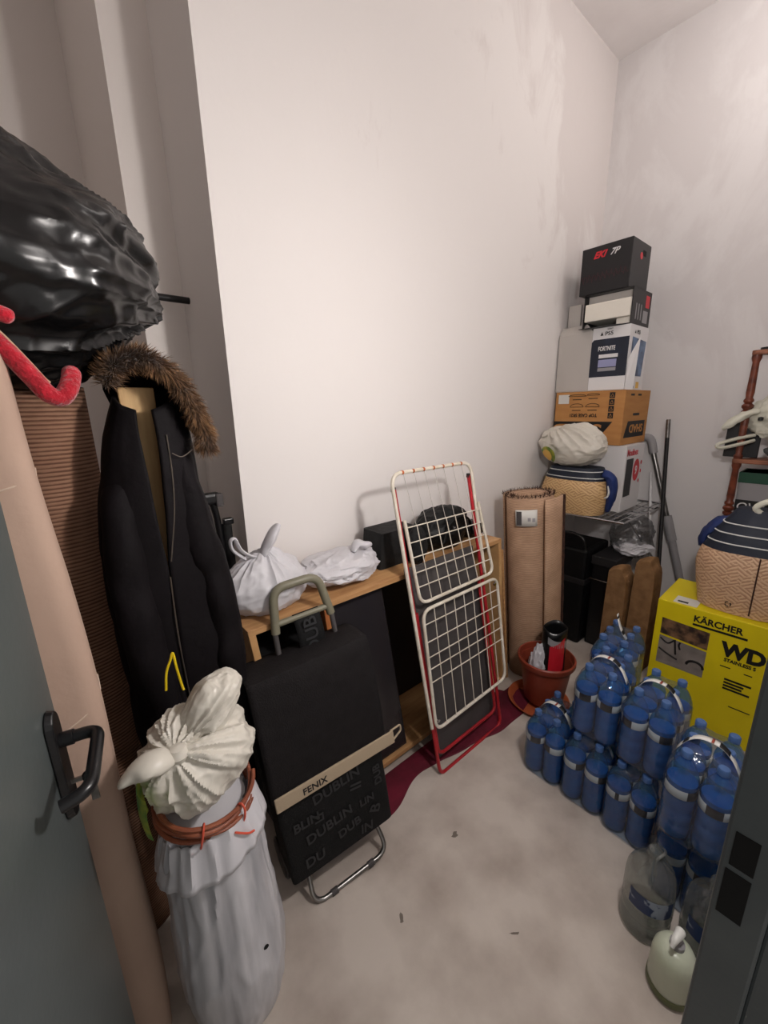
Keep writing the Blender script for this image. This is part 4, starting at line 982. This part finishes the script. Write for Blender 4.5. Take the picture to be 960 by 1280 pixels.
for x in (-0.10, 0.02): bx('caption_print', m_ink, bc, x - 0.03, x + 0.03, YN - 0.0006, YN, 0.31, 0.322, 0.0002)
bx('caption_print', m_ink, bc, -0.06, 0.05, YN - 0.0006, YN, 0.185, 0.20, 0.0002)

# white game console box, flap open
pz = thing('console_box', 'white console box with dark blue print and open side flap', 'box', (3.02, 1.175, 1.735))
bx('carton', m_whitecard, pz, -0.15, 0.15, -0.112, 0.112, 0, 0.385, 0.003)
XN = -0.1512; YN = -0.1132
m = MB(); m.add([(XN, 0.112, 0.085), (XN, -0.112, 0.085), (XN, -0.112, 0.315), (XN, 0.10, 0.315), (XN, 0.112, 0.30)], [(0, 1, 2, 3, 4)]); m.build('blue_print', m_darkblue, pz, smooth=False)
text('FORTNITE', 0.036, m_whitecard, pz, (XN - 0.001, 0.068, 0.245), FACE_NX, bold=0.001, sx=0.62)
bx('pale_print', m_whitecard, pz, XN - 0.0008, XN, -0.055, 0.06, 0.20, 0.222, 0.0002)
bx('pale_print', m_lil, pz, XN - 0.0008, XN, -0.05, 0.06, 0.145, 0.19, 0.0002)
bx('pale_print', m_greyp, pz, XN - 0.0008, XN, -0.05, 0.06, 0.12, 0.14, 0.0002)
text('PS5', 0.032, m_ink, pz, (XN - 0.001, 0.035, 0.335), FACE_NX, bold=0.0004, sx=1.1)
text('SONY', 0.013, m_ink, pz, (XN - 0.001, 0.022, 0.367), FACE_NX)
text('PS5', 0.032, m_ink, pz, (-0.045, YN - 0.001, 0.335), FACE_NY, bold=0.0004, sx=1.1)
m = MB(); m.add([(XN - 0.001, 0.062, 0.336), (XN - 0.001, 0.044, 0.336), (XN - 0.001, 0.053, 0.358)], [(0, 1, 2)]); m.build('logo_print', m_ink, pz, smooth=False)
m = MB(); m.add([(-0.08, YN - 0.0006, 0.336), (-0.062, YN - 0.0006, 0.336), (-0.071, YN - 0.0006, 0.358)], [(0, 1, 2)]); m.build('logo_print', m_ink, pz, smooth=False)
m = MB(); m.add([(-0.105, YN, 0.085), (0.10, YN, 0.085), (0.125, YN, 0.30), (-0.105, YN, 0.315)], [(0, 1, 2, 3)]); m.build('picture_print', m_bluegrey, pz, smooth=False)
bx('orange_print', m_yellow_p, pz, 0.03, 0.08, YN - 0.0006, YN, 0.01, 0.05, 0.0002)
bx('dark_print', m_ink, pz, -0.05, 0.0, YN - 0.0006, YN, 0.01, 0.025, 0.0002)
MB().hexa([(-0.150, 0.112, 0.0), (-0.150, 0.335, 0.0), (-0.146, 0.335, 0.0), (-0.146, 0.112, 0.0), (-0.150, 0.112, 0.375), (-0.150, 0.335, 0.365), (-0.146, 0.335, 0.365), (-0.146, 0.112, 0.375)]).build('side_flap', m_greycard, pz, smooth=False)
MB().hexa([(-0.150, 0.115, 0.374), (-0.150, 0.335, 0.366), (-0.147, 0.335, 0.366), (-0.147, 0.115, 0.374), (-0.11, 0.17, 0.425), (-0.11, 0.34, 0.42), (-0.107, 0.34, 0.42), (-0.107, 0.17, 0.425)]).build('top_flap', m_greycard, pz, smooth=False)
MB().hexa([(-0.152, -0.118, 0.0), (-0.11, -0.15, 0.0), (-0.108, -0.148, 0.0), (-0.150, -0.116, 0.0), (-0.152, -0.118, 0.18), (-0.11, -0.16, 0.31), (-0.108, -0.158, 0.31), (-0.150, -0.116, 0.18)]).build('corner_flap', m_whitecard, pz, smooth=False)

# black box with its front open on white foam
ob = thing('open_black_box', 'open black box showing white foam packing, between console box and black carton', 'box', (3.02, 1.215, 2.122))
for a in [(-0.15, 0.15, -0.145, -0.141, 0, 0.205), (-0.15, 0.15, 0.141, 0.145, 0, 0.205), (0.146, 0.15, -0.145, 0.145, 0, 0.205), (-0.15, 0.15, -0.145, 0.145, 0.201, 0.205)]:
    bx('carton_side', m_blackcard, ob, *a, bevel=0.0006)
bx('carton_base', m_blackcard, ob, -0.15, 0.15, -0.141, 0.141, 0, 0.004, 0.0005)
bx('foam_packing', m_styro, ob, -0.148, 0.10, -0.138, 0.138, 0.045, 0.15, 0.006)
bx('foam_packing', m_styro, ob, -0.12, 0.10, -0.138, -0.05, 0.005, 0.045, 0.004)
bx('inner_card', m_greycard, ob, -0.10, 0.10, -0.138, 0.138, 0.152, 0.20, 0.001)
MB().hexa([(-0.21, -0.05, -0.004), (-0.21, 0.14, -0.004), (-0.15, 0.14, 0.0), (-0.15, -0.12, 0.0), (-0.21, -0.05, -0.001), (-0.21, 0.14, -0.001), (-0.15, 0.14, 0.003), (-0.15, -0.12, 0.003)]).build('front_flap', m_blackcard, ob, smooth=False)
bx('red_print', m_redp, ob, 0.06, 0.12, -0.1458, -0.145, 0.11, 0.18, 0.0002)
for x in (-0.09, -0.05, -0.01): bx('grey_print', m_greyp, ob, x, x + 0.012, -0.1458, -0.145, 0.03, 0.12, 0.0002)
bx('photo_print', m_greyp, ob, 0.03, 0.11, -0.1458, -0.145, 0.02, 0.09, 0.0002)

kb2 = thing('black_carton', 'black carton with red and white logo, topmost of the box stack', 'box', (3.01, 1.25, 2.329))
bx('carton', m_blackcard, kb2, -0.145, 0.145, -0.148, 0.148, 0, 0.268, 0.003)
text('EKI', 0.050, m_redp, kb2, (-0.1465, 0.075, 0.200), FACE_NX, bold=0.002, shear=0.4, sx=1.0)
text('7P', 0.048, m_whitecard, kb2, (-0.1465, -0.022, 0.200), FACE_NX, bold=0.001, shear=0.4)
pts = []
for i in range(60):
    y = 0.14 - 0.28 * i / 59; pts.append((-0.146, y, 0.095 + 0.03 * math.sin(i * 1.7) * math.sin(i * 0.55)))
MB().tube(pts, 0.0009, 4).build('pulse_line', mat('dark_red_line', (92, 40, 48), 0.5), kb2)
MB().lathe([(0.0, 0), (0.02, 0.0), (0.02, 0.001), (0.0, 0.001)], seg=16, M=Matrix.Translation((0.0, -0.1482, 0.19)) @ Matrix.Rotation(R(90), 4, 'X')).build('red_badge', m_redp, kb2)
bx('hand_hole', m_void, kb2, 0.02, 0.07, -0.149, -0.1478, 0.195, 0.225, 0.0003)
tag(bx('grey_sleeve', m_greycard, None, 2.95, 2.97, 1.415, 1.50, 2.122, 2.30, 0.002), 'narrow grey card sleeve upright beside the open black box', 'card')

# under the wire shelf: black case, black box, felt, plastic sheet
bk = thing('black_case', 'black case with carry handle standing under the wire shelf', 'case', (2.88, 1.26, 0))
bx('case_body', m_leath, bk, -0.20, 0.16, -0.16, 0.22, 0.0, 0.70, 0.02)
MB().tube(smooth_path([(-0.17, 0.06, 0.70), (-0.175, 0.05, 0.77), (-0.17, -0.03, 0.795), (-0.17, -0.11, 0.77), (-0.165, -0.13, 0.70)], 7), 0.011, 10).build('carry_handle', m_blackpl, bk)
bx('case_band', m_dark, bk, -0.206, 0.165, -0.165, 0.225, 0.45, 0.49, 0.005)
tb = thing('black_crate', 'flat black plastic crate under the wire shelf beside the brown felt', 'crate', (2.86, 1.01, 0))
bx('crate_body', m_blackpl, tb, -0.11, 0.16, -0.075, 0.075, 0.0, 0.60, 0.006)
bx('crate_lid', m_dark, tb, -0.125, 0.165, -0.08, 0.08, 0.60, 0.66, 0.004)
MB().tube([(-0.13, 0.075, 0.50), (-0.13, -0.06, 0.50)], 0.004, 8).build('metal_rod', m_chrome, tb)
ft = thing('folded_felt', 'brown felt sheet folded over and standing under the wire shelf', 'felt', (2.665, 0.80, 0))
def felt(y0, y1, x, h, tilt):
    prof = [(y0, 0.0), (y0 + 0.004, h * 0.80), (y0 + 0.03, h * 0.95), ((y0 + y1) / 2 - 0.01, h), (y1 - 0.012, h * 0.965), (y1, h * 0.86), (y1 + 0.004, 0.0)]
    pts = smooth_path([(0, a, b) for a, b in prof], 5); n = len(pts)
    f0 = lambda i, v: Vector((x + 0.15 * v + tilt * pts[i].z, pts[i].y, pts[i].z + 0.012 * math.sin(v * 4)))
    m = MB(); m.grid(lambda u, v: f0(int(round(u * (n - 1))), v), n, 6)
    m.add([f0(i, 0.0) for i in range(n)], [tuple(range(n))]); m.add([f0(i, 1.0) for i in range(n)], [tuple(range(n))])
    return m
felt(0.012, 0.125, -0.09, 0.665, 0.03).build('felt_fold', m_felt, ft, bevel=0.006, weld=True)
felt(-0.115, 0.0, -0.03, 0.735, 0.03).build('felt_fold', m_felt, ft, bevel=0.006, weld=True)
ps = thing('plastic_sheet', 'crumpled translucent plastic sheet under the wire shelf on the crate', 'plastic sheet', (3.06, 0.93, 0.0))
bag_mesh((0, 0.04, 0.74), (0.17, 0.13, 0.15), 61, amp=0.2, fold=0.072, cr=0.077).build('sheet_body', film_mat('sheet_film', (200, 200, 200), 0.3, 0.25, 0.6), ps)
bag_mesh((-0.08, 0.0, 0.70), (0.12, 0.11, 0.045), 63, amp=0.25, fold=0.086, cr=0.077).build('sheet_fold', m_white_bag, ps)

# floor pole and vacuum tube against the right wall
po = thing('floor_pole', 'dark slim pole with silver tip leaning on the right wall', 'pole', (3.03, 0.735, 0.0))
TOP = Vector((0.335, 0.20, 1.535))
MB().tube([(0, 0, 0), TOP * 0.92], 0.0125, 12).build('pole_shaft', m_dark, po)
MB().tube([TOP * 0.92, TOP * 1.0], 0.0135, 12).build('pole_tip', m_steel, po)
po2 = tag(MB().tube([(3.03, 0.775, 0.0), (3.375, 1.0, 1.16)], 0.009, 10).build('thin_white_pole', m_whitecard), 'thin white pole leaning on the wall beside the dark pole', 'pole')
vt = thing('vacuum_tube', 'grey telescopic vacuum tube leaning on the right wall behind yellow box', 'vacuum tube', (3.30, 0.55, 0.0))
a0, a1 = Vector((0.0, 0.02, 0.0)), Vector((0.055, 0.475, 1.40))
MB().tube([a0, a0.lerp(a1, 0.56)], 0.024, 14).build('outer_tube', m_greyp, vt)
MB().tube([a0.lerp(a1, 0.50), a0.lerp(a1, 0.62)], 0.031, 14).build('tube_collar', m_greyp, vt)
MB().tube([a0.lerp(a1, 0.6), a0.lerp(a1, 0.97)], 0.017, 14).build('inner_tube', m_steel, vt)
MB().tube(smooth_path([a0.lerp(a1, 0.93), a1, a1 + Vector((-0.01, 0.05, 0.01))], 5), 0.027, 14).build('tube_elbow', m_greyp, vt)

# ================================================================== RIGHT SIDE
# yellow vacuum cleaner box
kx = thing('yellow_box', 'tall yellow vacuum cleaner box with black lettering behind the water packs', 'box', (2.35, 0.58, 0.0), (0, 0, 1.5))
bx('carton', m_yellow, kx, 0.0, 0.38, -0.47, 0.0, 0.0, 0.655, 0.003)
XN = -0.0012
text('KÄRCHER', 0.046, m_ink, kx, (XN, -0.158, 0.588), FACE_NX, bold=0.0015, sx=0.92)
bx('black_rule', m_ink, kx, XN, 0.0, -0.368, -0.158, 0.566, 0.577, 0.0002)
text('WD', 0.098, m_ink, kx, (XN, -0.285, 0.462), FACE_NX, bold=0.005, sx=0.90)
text('STAINLESS S', 0.024, m_ink, kx, (XN, -0.300, 0.432), FACE_NX, bold=0.001, sx=0.9)
for k, (w, z) in enumerate([(0.10, 0.335), (0.075, 0.318), (0.07, 0.302), (0.10, 0.286)]): bx('text_line', m_ink, kx, XN, 0.0, -0.315 - w, -0.315, z, z + 0.010, 0.0002)
for (y, z, w) in [(-0.29, 0.40, 0.04), (-0.38, 0.395, 0.03), (-0.35, 0.20, 0.08)]: bx('text_line', m_ink, kx, XN, 0.0, y - w, y, z, z + 0.005, 0.0002)
m = MB(); m.add([(XN, -0.030, 0.560), (XN, -0.030, 0.470), (XN, -0.232, 0.455), (XN, -0.232, 0.550)], [(0, 1, 2, 3)]); m.build('photo_print', m_phot1, kx, smooth=False)
m = MB(); m.add([(XN, -0.030, 0.460), (XN, -0.030, 0.30), (XN, -0.232, 0.30), (XN, -0.232, 0.445)], [(0, 1, 2, 3)]); m.build('photo_print', m_phot2, kx, smooth=False)
for pth_ in ([(XN, -0.035, 0.445), (XN, -0.07, 0.425), (XN, -0.095, 0.45)], [(XN, -0.098, 0.455), (XN, -0.103, 0.42), (XN, -0.11, 0.375)], [(XN, -0.122, 0.45), (XN, -0.118, 0.43), (XN, -0.125, 0.41)], [(XN, -0.035, 0.385), (XN, -0.075, 0.365), (XN, -0.12, 0.350)]):
    MB().tube(smooth_path(pth_, 5), 0.0045, 6).build('hose_print', m_ink, kx)
MB().tube([(XN, -0.195 - 0.034 * math.cos(t), 0.345 + 0.028 * math.sin(t)) for t in [math.pi * i / 12 for i in range(13)]], 0.006, 6).build('wheel_print', m_ink, kx)
bx('shipping_label', m_label, kx, 0.015, 0.11, -0.16, -0.06, 0.655, 0.6562, 0.0003)
bx('barcode', m_ink, kx, 0.03, 0.05, -0.12, -0.075, 0.6558, 0.6566, 0.0002)

# second straw tote on the yellow box
s3 = thing('striped_tote', 'straw patterned tote with three white stripes standing on the yellow box', 'bag', (2.525, 0.275, 0.658), (0, 0, 4))
tote(s3, 0.205, 0.50, (0.68, 0.77, 0.86), m_straw2, 0.60, oval=0.66, seed=5, top=0.42)
ear([(0.04, 0.06, 0.44), (0.03, 0.14, 0.41), (0.02, 0.19, 0.35), (0.0, 0.205, 0.28)], 0.045, 12, 0.35).build('blue_corner', m_blue, s3)
MB().tube(smooth_path([(-0.04, -0.02, 0.475), (-0.06, 0.02, 0.515), (-0.07, -0.03, 0.555), (-0.06, -0.08, 0.53), (-0.04, -0.09, 0.48)], 6), 0.013, 10).build('cream_handle', m_cloth_w, s3)
MB().tube([(-0.137, -0.035, 0.02 + 0.28 * i / 10) for i in range(11)], 0.003, 6).build('front_seam', m_rugpile, s3)
for k in range(3):
    a = 2 * math.pi * k / 3; MB().tube([(-0.140, 0.045 + 0.011 * math.cos(a + t), 0.055 + 0.011 * math.sin(a + t)) for t in (0.2, 0.6, 1.0, 1.4, 1.7)], 0.0024, 5).build('recycling_mark', m_ink, s3)

# turned wood etagere
et = thing('turned_wood_stand', 'red brown turned wood shelf stand against the right wall', 'shelf stand', (3.05, 0.10, 0.0))
def spindle(z0, z1):
    h = z1 - z0
    P_ = [(0.0, 0.0), (0.020, 0.0), (0.022, 0.03), (0.014, 0.05), (0.016, 0.10), (0.018, 0.40), (0.016, 0.44), (0.024, 0.455), (0.024, 0.475), (0.016, 0.485), (0.027, 0.51), (0.027, 0.53), (0.016, 0.55), (0.023, 0.565), (0.023, 0.58), (0.016, 0.60), (0.019, 0.65), (0.015, 0.93), (0.022, 0.97), (0.022, 1.0), (0.0, 1.0)]
    return [(r, z0 + h * t) for r, t in P_]
ZS = (0.10, 0.74, 1.318, 1.900)
for z in ZS:
    MB().add(*(lambda ring: ([Vector((p.x, p.y, z - 0.012)) for p in ring] + [Vector((p.x, p.y, z + 0.012)) for p in ring],
             [tuple(range(len(ring))), tuple(range(len(ring), 2 * len(ring)))] + [(i, (i + 1) % len(ring), len(ring) + (i + 1) % len(ring), len(ring) + i) for i in range(len(ring))]))
             (round_loop([(-0.03, -0.06, 0), (0.27, -0.06, 0), (0.27, 0.22, 0), (-0.03, 0.42, 0)], 0.05, 5))).build('shelf_board', m_wickrim, et, smooth=False, bevel=0.006)
for i in range(3):
    for (x, y) in ((0.0, 0.38), (0.24, 0.20), (0.0, -0.03), (0.24, -0.03)):
        MB().lathe(spindle(ZS[i] + 0.012, ZS[i + 1] - 0.012), (x, y, 0), 16).build('spindle', m_wick, et)
for (x, y) in ((0.0, 0.38), (0.24, 0.20), (0.0, -0.03), (0.24, -0.03)):
    MB().lathe([(0.0, 0.0), (0.014, 0.0), (0.022, 0.03), (0.016, 0.06), (0.02, 0.088), (0.0, 0.088)], (x, y, 0), 14).build('foot', m_wick, et)
# things on the stand
c1 = thing('cloth_heap', 'heap of white cloth with dangling straps on the wooden stand', 'cloth', (3.12, 0.33, ZS[2] + 0.125))
bag_mesh((0, 0, 0.11), (0.10, 0.15, 0.13), 71, amp=0.2, fold=0.086, cr=0.061).build('cloth_body', m_cloth_w, c1)
ear([(-0.07, 0.10, 0.15), (-0.10, 0.15, 0.13), (-0.11, 0.21, 0.08), (-0.11, 0.235, 0.05)], 0.030, 3, 0.5).build('strap', m_cloth_w, c1)
MB().tube(smooth_path([(-0.05, 0.10, 0.02), (-0.09, 0.17, 0.0), (-0.10, 0.245, -0.035), (-0.10, 0.23, -0.055), (-0.09, 0.15, -0.03), (-0.05, 0.10, -0.01)], 6), 0.016, 10, flat=0.6).build('strap', m_cloth_w, c1)
MB().lathe([(0, -0.012), (0.012, -0.008), (0.012, 0.008), (0, 0.012)], (-0.108, 0.08, 0.11), 12).build('black_toggle', m_blackpl, c1)
c2 = tag(bx('black_board', m_blackcard, None, 3.13, 3.15, 0.41, 0.565, ZS[2] + 0.0125, ZS[2] + 0.235, 0.003), 'black board standing behind the spindle on the wooden stand', 'board')
c3 = thing('grey_cushion', 'grey fabric cushion with white pattern lying on the wooden stand', 'cushion', (3.13, 0.22, ZS[2] + 0.012))
bag_mesh((0, 0, 0.045), (0.10, 0.16, 0.05), 75, amp=0.08, fold=0.022, cr=0.016, flat=0.001).build('cushion_body', m_greyfab, c3)
for (y, z) in ((0.02, 0.06), (0.06, 0.05), (-0.02, 0.055)): MB().lathe([(0, 0), (0.014, 0), (0.014, 0.003), (0, 0.003)], seg=12, M=Matrix.Translation((-0.10, y, z)) @ Matrix.Rotation(R(-90), 4, 'Y')).build('white_spot', m_whitecard, c3)
c4 = thing('green_box', 'green and grey printed box under the middle board of the stand', 'box', (3.06, 0.12, ZS[1] + 0.012))
bx('carton', m_greyp, c4, 0.02, 0.22, 0.0, 0.34, 0.0, 0.50, 0.003)
bx('green_lid', m_greenbox, c4, 0.015, 0.225, -0.005, 0.345, 0.44, 0.50, 0.002)
bx('dark_print', m_ink, c4, 0.0185, 0.02, 0.02, 0.34, 0.27, 0.34, 0.0002)
text('OVV', 0.06, m_whitecard, c4, (0.0178, 0.335, 0.283), FACE_NX, bold=0.0005, shear=0.2)
bx('red_print', m_redp, c4, 0.0185, 0.02, 0.25, 0.33, 0.22, 0.265, 0.0002)
c5 = thing('black_shoe', 'black shoe standing on the top board of the wooden stand', 'shoe', (3.10, 0.40, ZS[3] + 0.012))
MB().grid(lambda u, v: Vector(((0.045 - 0.012 * v) * math.cos(2 * math.pi * u), (0.115 - 0.05 * v) * math.sin(2 * math.pi * u) - 0.03 * v - 0.04, 0.004 + 0.11 * v * (1.0 - 0.55 * max(0, math.sin(2 * math.pi * u))))), 30, 10, cu=True).build('shoe_upper', m_leath, c5)
MB().grid(lambda u, v: Vector((0.049 * math.cos(2 * math.pi * u), 0.12 * math.sin(2 * math.pi * u) - 0.04, 0.016 * v)), 30, 3, cu=True).build('shoe_sole', m_blackpl, c5)

# ------------------------------------------------------------------ water packs
def make_bottle(parent):
    prof = [(0.0, 0.004), (0.020, 0.0), (0.036, 0.002), (0.0415, 0.010), (0.0425, 0.02), (0.0425, 0.05), (0.0408, 0.056), (0.0425, 0.062), (0.0425, 0.10), (0.0408, 0.106), (0.0425, 0.112),
            (0.0425, 0.158), (0.0412, 0.162), (0.0412, 0.192), (0.0425, 0.197), (0.0425, 0.21), (0.040, 0.228), (0.0335, 0.248), (0.024, 0.266), (0.016, 0.278), (0.0138, 0.284), (0.0138, 0.292), (0.0, 0.292)]
    b = MB().lathe(prof, seg=28).build('bottle', m_bottle, parent)
    wprof = [(0.0, 0.006), (0.034, 0.006), (0.0395, 0.014), (0.0405, 0.05), (0.0390, 0.056), (0.0405, 0.062), (0.0405, 0.10), (0.0390, 0.106), (0.0405, 0.112), (0.0405, 0.156), (0.0395, 0.162), (0.0395, 0.190), (0.0400, 0.206), (0.0, 0.206)]
    MB().lathe(wprof, seg=24).build('water', m_water, b)
    MB().lathe([(0.0, 0.309), (0.013, 0.309), (0.0155, 0.306), (0.0155, 0.288), (0.0, 0.288)], seg=20).build('cap', m_cap, b)
    MB().lathe([(0.0424, 0.161), (0.0430, 0.162), (0.0430, 0.191), (0.0424, 0.192)], seg=36, cap=False).build('label_band', m_blabel, b)
    return b
def film_fn(nx, ny, seed, h=0.312, r=0.0437):
    hx, hy = r * nx, r * ny
    def fn(u, v):
        a = 2 * math.pi * u
        # rounded rectangle with shallow dents between bottles
        ca, sa = math.cos(a), math.sin(a); e = 0.32
        x = hx * math.copysign(abs(ca) ** e, ca); y = hy * math.copysign(abs(sa) ** e, sa)
        prof = [(0.0, 0.30), (0.001, 0.93), (0.014, 1.0), (0.20, 1.005), (0.228, 0.985), (0.258, 0.88), (0.285, 0.70), (0.303, 0.52), (0.309, 0.35), (0.311, 0.0)]
        k = v * (len(prof) - 1); i = min(int(k), len(prof) - 2); t = k - i
        z = prof[i][0] * (1 - t) + prof[i + 1][0] * t; s = prof[i][1] * (1 - t) + prof[i + 1][1] * t
        dx = math.cos(x / hx * nx * math.pi) * 0.5; dy = math.cos(y / hy * ny * math.pi)
        dent = 0.006 * max(0.0, (math.cos(math.pi * y / r) if ny == 2 else 0)) if abs(ca) > abs(sa) else 0.0
        q_ = Vector((x * s, y * s, z))
        wob = 0.004 * fbm(q_ * 22 + Vector((seed, 0, 0)), 3) + (0.006 * noise.noise(q_ * 16 + Vector((seed, 5, 0))) if z > 0.2 else 0)
        q_ += Vector((ca, sa, 0)) * (0.002 + wob)
        if abs(ca) > abs(sa): q_.x -= math.copysign(dent, ca) * (1 if z > 0.02 else 0)
        if z > 0.2: q_.z += 0.006 * noise.noise(q_ * 20 + Vector((0, seed, 0)))
        q_.z = max(q_.z, 0.0008)
        return q_
    return fn
def strap_arc(parent, hy, upright=False, low=False):
    pts = []
    if not upright:
        for i in range(25):
            t = -1 + 2 * i / 24; pts.append(Vector((-0.018, -t * hy * 0.92, (0.3095 if low else 0.330) - 0.080 * abs(t) ** 2.6)))
    else:
        for i in range(25):
            t = i / 24; pts.append(Vector((-0.02 - 0.02 * math.sin(t * 3), 0.015 - 0.05 * t, 0.29 + 0.11 * (1 - t))))
    def rib(a, b, m_, nm, par, lift=0.0):
        seg = pts[a:b + 1]; n = len(seg); mb = MB()
        mb.v = [tuple(p + Vector((dx, 0, lift))) for p in seg for dx in (-0.0115, 0.0115)]
        mb.f = [(2 * i, 2 * i + 1, 2 * i + 3, 2 * i + 2) for i in range(n - 1)]
        return mb.build(nm, m_, par, solid=0.0012)
    s_ = rib(0, 24, m_label, 'carry_strap', parent)
    rib(15, 19, m_ink, 'strap_print', s_, 0.0016); rib(2, 4, m_ink, 'strap_print', s_, 0.0016)
    rib(12, 12 + 1, m_terra, 'strap_emblem', s_, 0.0016) if not upright else None
    return s_
def make_pack(seed, loc, rot, label, upright=False, proto=None):
    t = thing('water_pack', label, 'water bottles', loc, (0, 0, rot), 'shrink-wrapped packs of blue water bottles')
    rnd = random.Random(seed); first = proto
    for ix in range(3):
        for iy in range(2):
            if first is None: b = make_bottle(t); first = b
            else: b = copy_tree(first, t)
            b.location = (-0.0875 + 0.0875 * ix, -0.0438 + 0.0876 * iy, 0.0015)
            b.rotation_euler = (0, 0, rnd.uniform(0, 6.28))
    fn = film_fn(3, 2, seed * 1.7)
    MB().grid(fn, 96, 46, cu=True).build('shrink_film', m_film, t)
    strap_arc(t, 0.0875, upright, seed in (2, 3, 4, 5))
    return t, first
packs = [
    (1, (1.617, 0.722, 0.0), 0.0, 'blue water pack on the floor at the end nearest the plant pot', False),
    (2, (1.612, 0.543, 0.0), 1.0, 'blue water pack on the floor in the middle of the bottom row', False),
    (3, (1.600, 0.362, 0.0), -1.5, 'blue water pack on the floor behind the clear jugs', False),
    (4, (1.490, 0.155, 0.0), 0.0, 'blue water pack at the bottom beneath the pack beside the door frame', False),
    (5, (1.900, 0.610, 0.0), 0.0, 'blue water pack at the bottom of the rear row by the yellow box', False),
    (6, (1.655, 0.545, 0.3115), 2.0, 'blue water pack on the upper layer, furthest from the door frame', False),
    (7, (1.635, 0.352, 0.3115), -1.0, 'blue water pack on the upper layer between two others', False),
    (8, (1.440, 0.158, 0.3115), 2.0, 'blue water pack on the upper layer beside the door frame', False),
    (9, (1.930, 0.605, 0.3115), 3.0, 'blue water pack on the upper rear row with strap standing up', True)]
proto_b = None
for (sd, loc, rot, lab, up) in packs:
    t_, proto_b = make_pack(sd, loc, rot, lab, up, proto_b)

# clear jugs
def make_jug(loc, rot, label):
    t = thing('clear_jug', label, 'jug', loc, (0, 0, rot), 'empty clear plastic jugs')
    prof = [(0.0, 0.006), (0.045, 0.0), (0.064, 0.004), (0.069, 0.02), (0.069, 0.06), (0.066, 0.068), (0.069, 0.076), (0.069, 0.10), (0.066, 0.108), (0.069, 0.116), (0.069, 0.19), (0.066, 0.215), (0.056, 0.245), (0.038, 0.268), (0.022, 0.28), (0.019, 0.285), (0.019, 0.298), (0.0, 0.298)]
    m = MB().lathe(prof, seg=36)
    m.v = [tuple(Vector(p) + Vector((p[0], p[1], 0)).normalized() * 0.003 * noise.noise(Vector(p) * 22)) if (p[0] or p[1]) else p for p in m.v]
    m.build('jug_body', m_clear, t)
    MB().grid(lambda u, v: Vector((0.0705 * math.cos(R(130 + 105 * u)), 0.0705 * math.sin(R(130 + 105 * u)), 0.125 + 0.06 * v)), 20, 3).build('jug_label', m_navylabel, t)
    MB().lathe([(0.0, 0.309), (0.018, 0.309), (0.021, 0.305), (0.021, 0.290), (0.0, 0.290)], seg=22).build('cap', m_clear, t)
    MB().tube(smooth_path([(-0.05, 0, 0.262), (-0.03, 0, 0.30), (0.0, -0.024, 0.315), (0.03, 0, 0.30), (0.05, 0, 0.262)], 6), 0.004, 8, flat=0.5).build('carry_handle', m_clear, t)
    return t
make_jug((1.245, 0.212, 0.0), 20, 'empty clear plastic jug with blue label in front of the packs')
make_jug((1.285, 0.062, 0.0), 10, 'empty clear plastic jug half hidden behind the door frame')
# soap dispenser
sp_ = thing('soap_dispenser', 'pale green soap bottle with white pump on the floor beside the jugs', 'soap bottle', (1.128, 0.108, 0.0))
MB().lathe([(0.0, 0.002), (0.045, 0.0), (0.053, 0.006), (0.0555, 0.03), (0.0545, 0.115), (0.051, 0.140), (0.041, 0.160), (0.022, 0.170), (0.0, 0.168)], seg=32).build('bottle_body', m_soap, sp_)
MB().lathe([(0.0555, 0.008), (0.0572, 0.012), (0.0572, 0.03), (0.0565, 0.034)], seg=32, cap=False).build('base_band', mat('murky_green', (104, 112, 70), 0.4, trans=0.2), sp_)
MB().lathe([(0.0, 0.166), (0.018, 0.166), (0.018, 0.182), (0.008, 0.186), (0.006, 0.205), (0.0, 0.205)], seg=20).build('pump_collar', m_greyp, sp_)
MB().tube(smooth_path([(0.012, 0.0, 0.212), (0.0, 0.0, 0.214), (-0.022, 0.004, 0.210), (-0.034, 0.006, 0.196)], 5), [0.012, 0.0125, 0.013, 0.0125, 0.012, 0.0115, 0.011, 0.011, 0.010, 0.0095, 0.009, 0.008, 0.007, 0.006, 0.006, 0.006], 14).build('pump_head', m_pump, sp_)
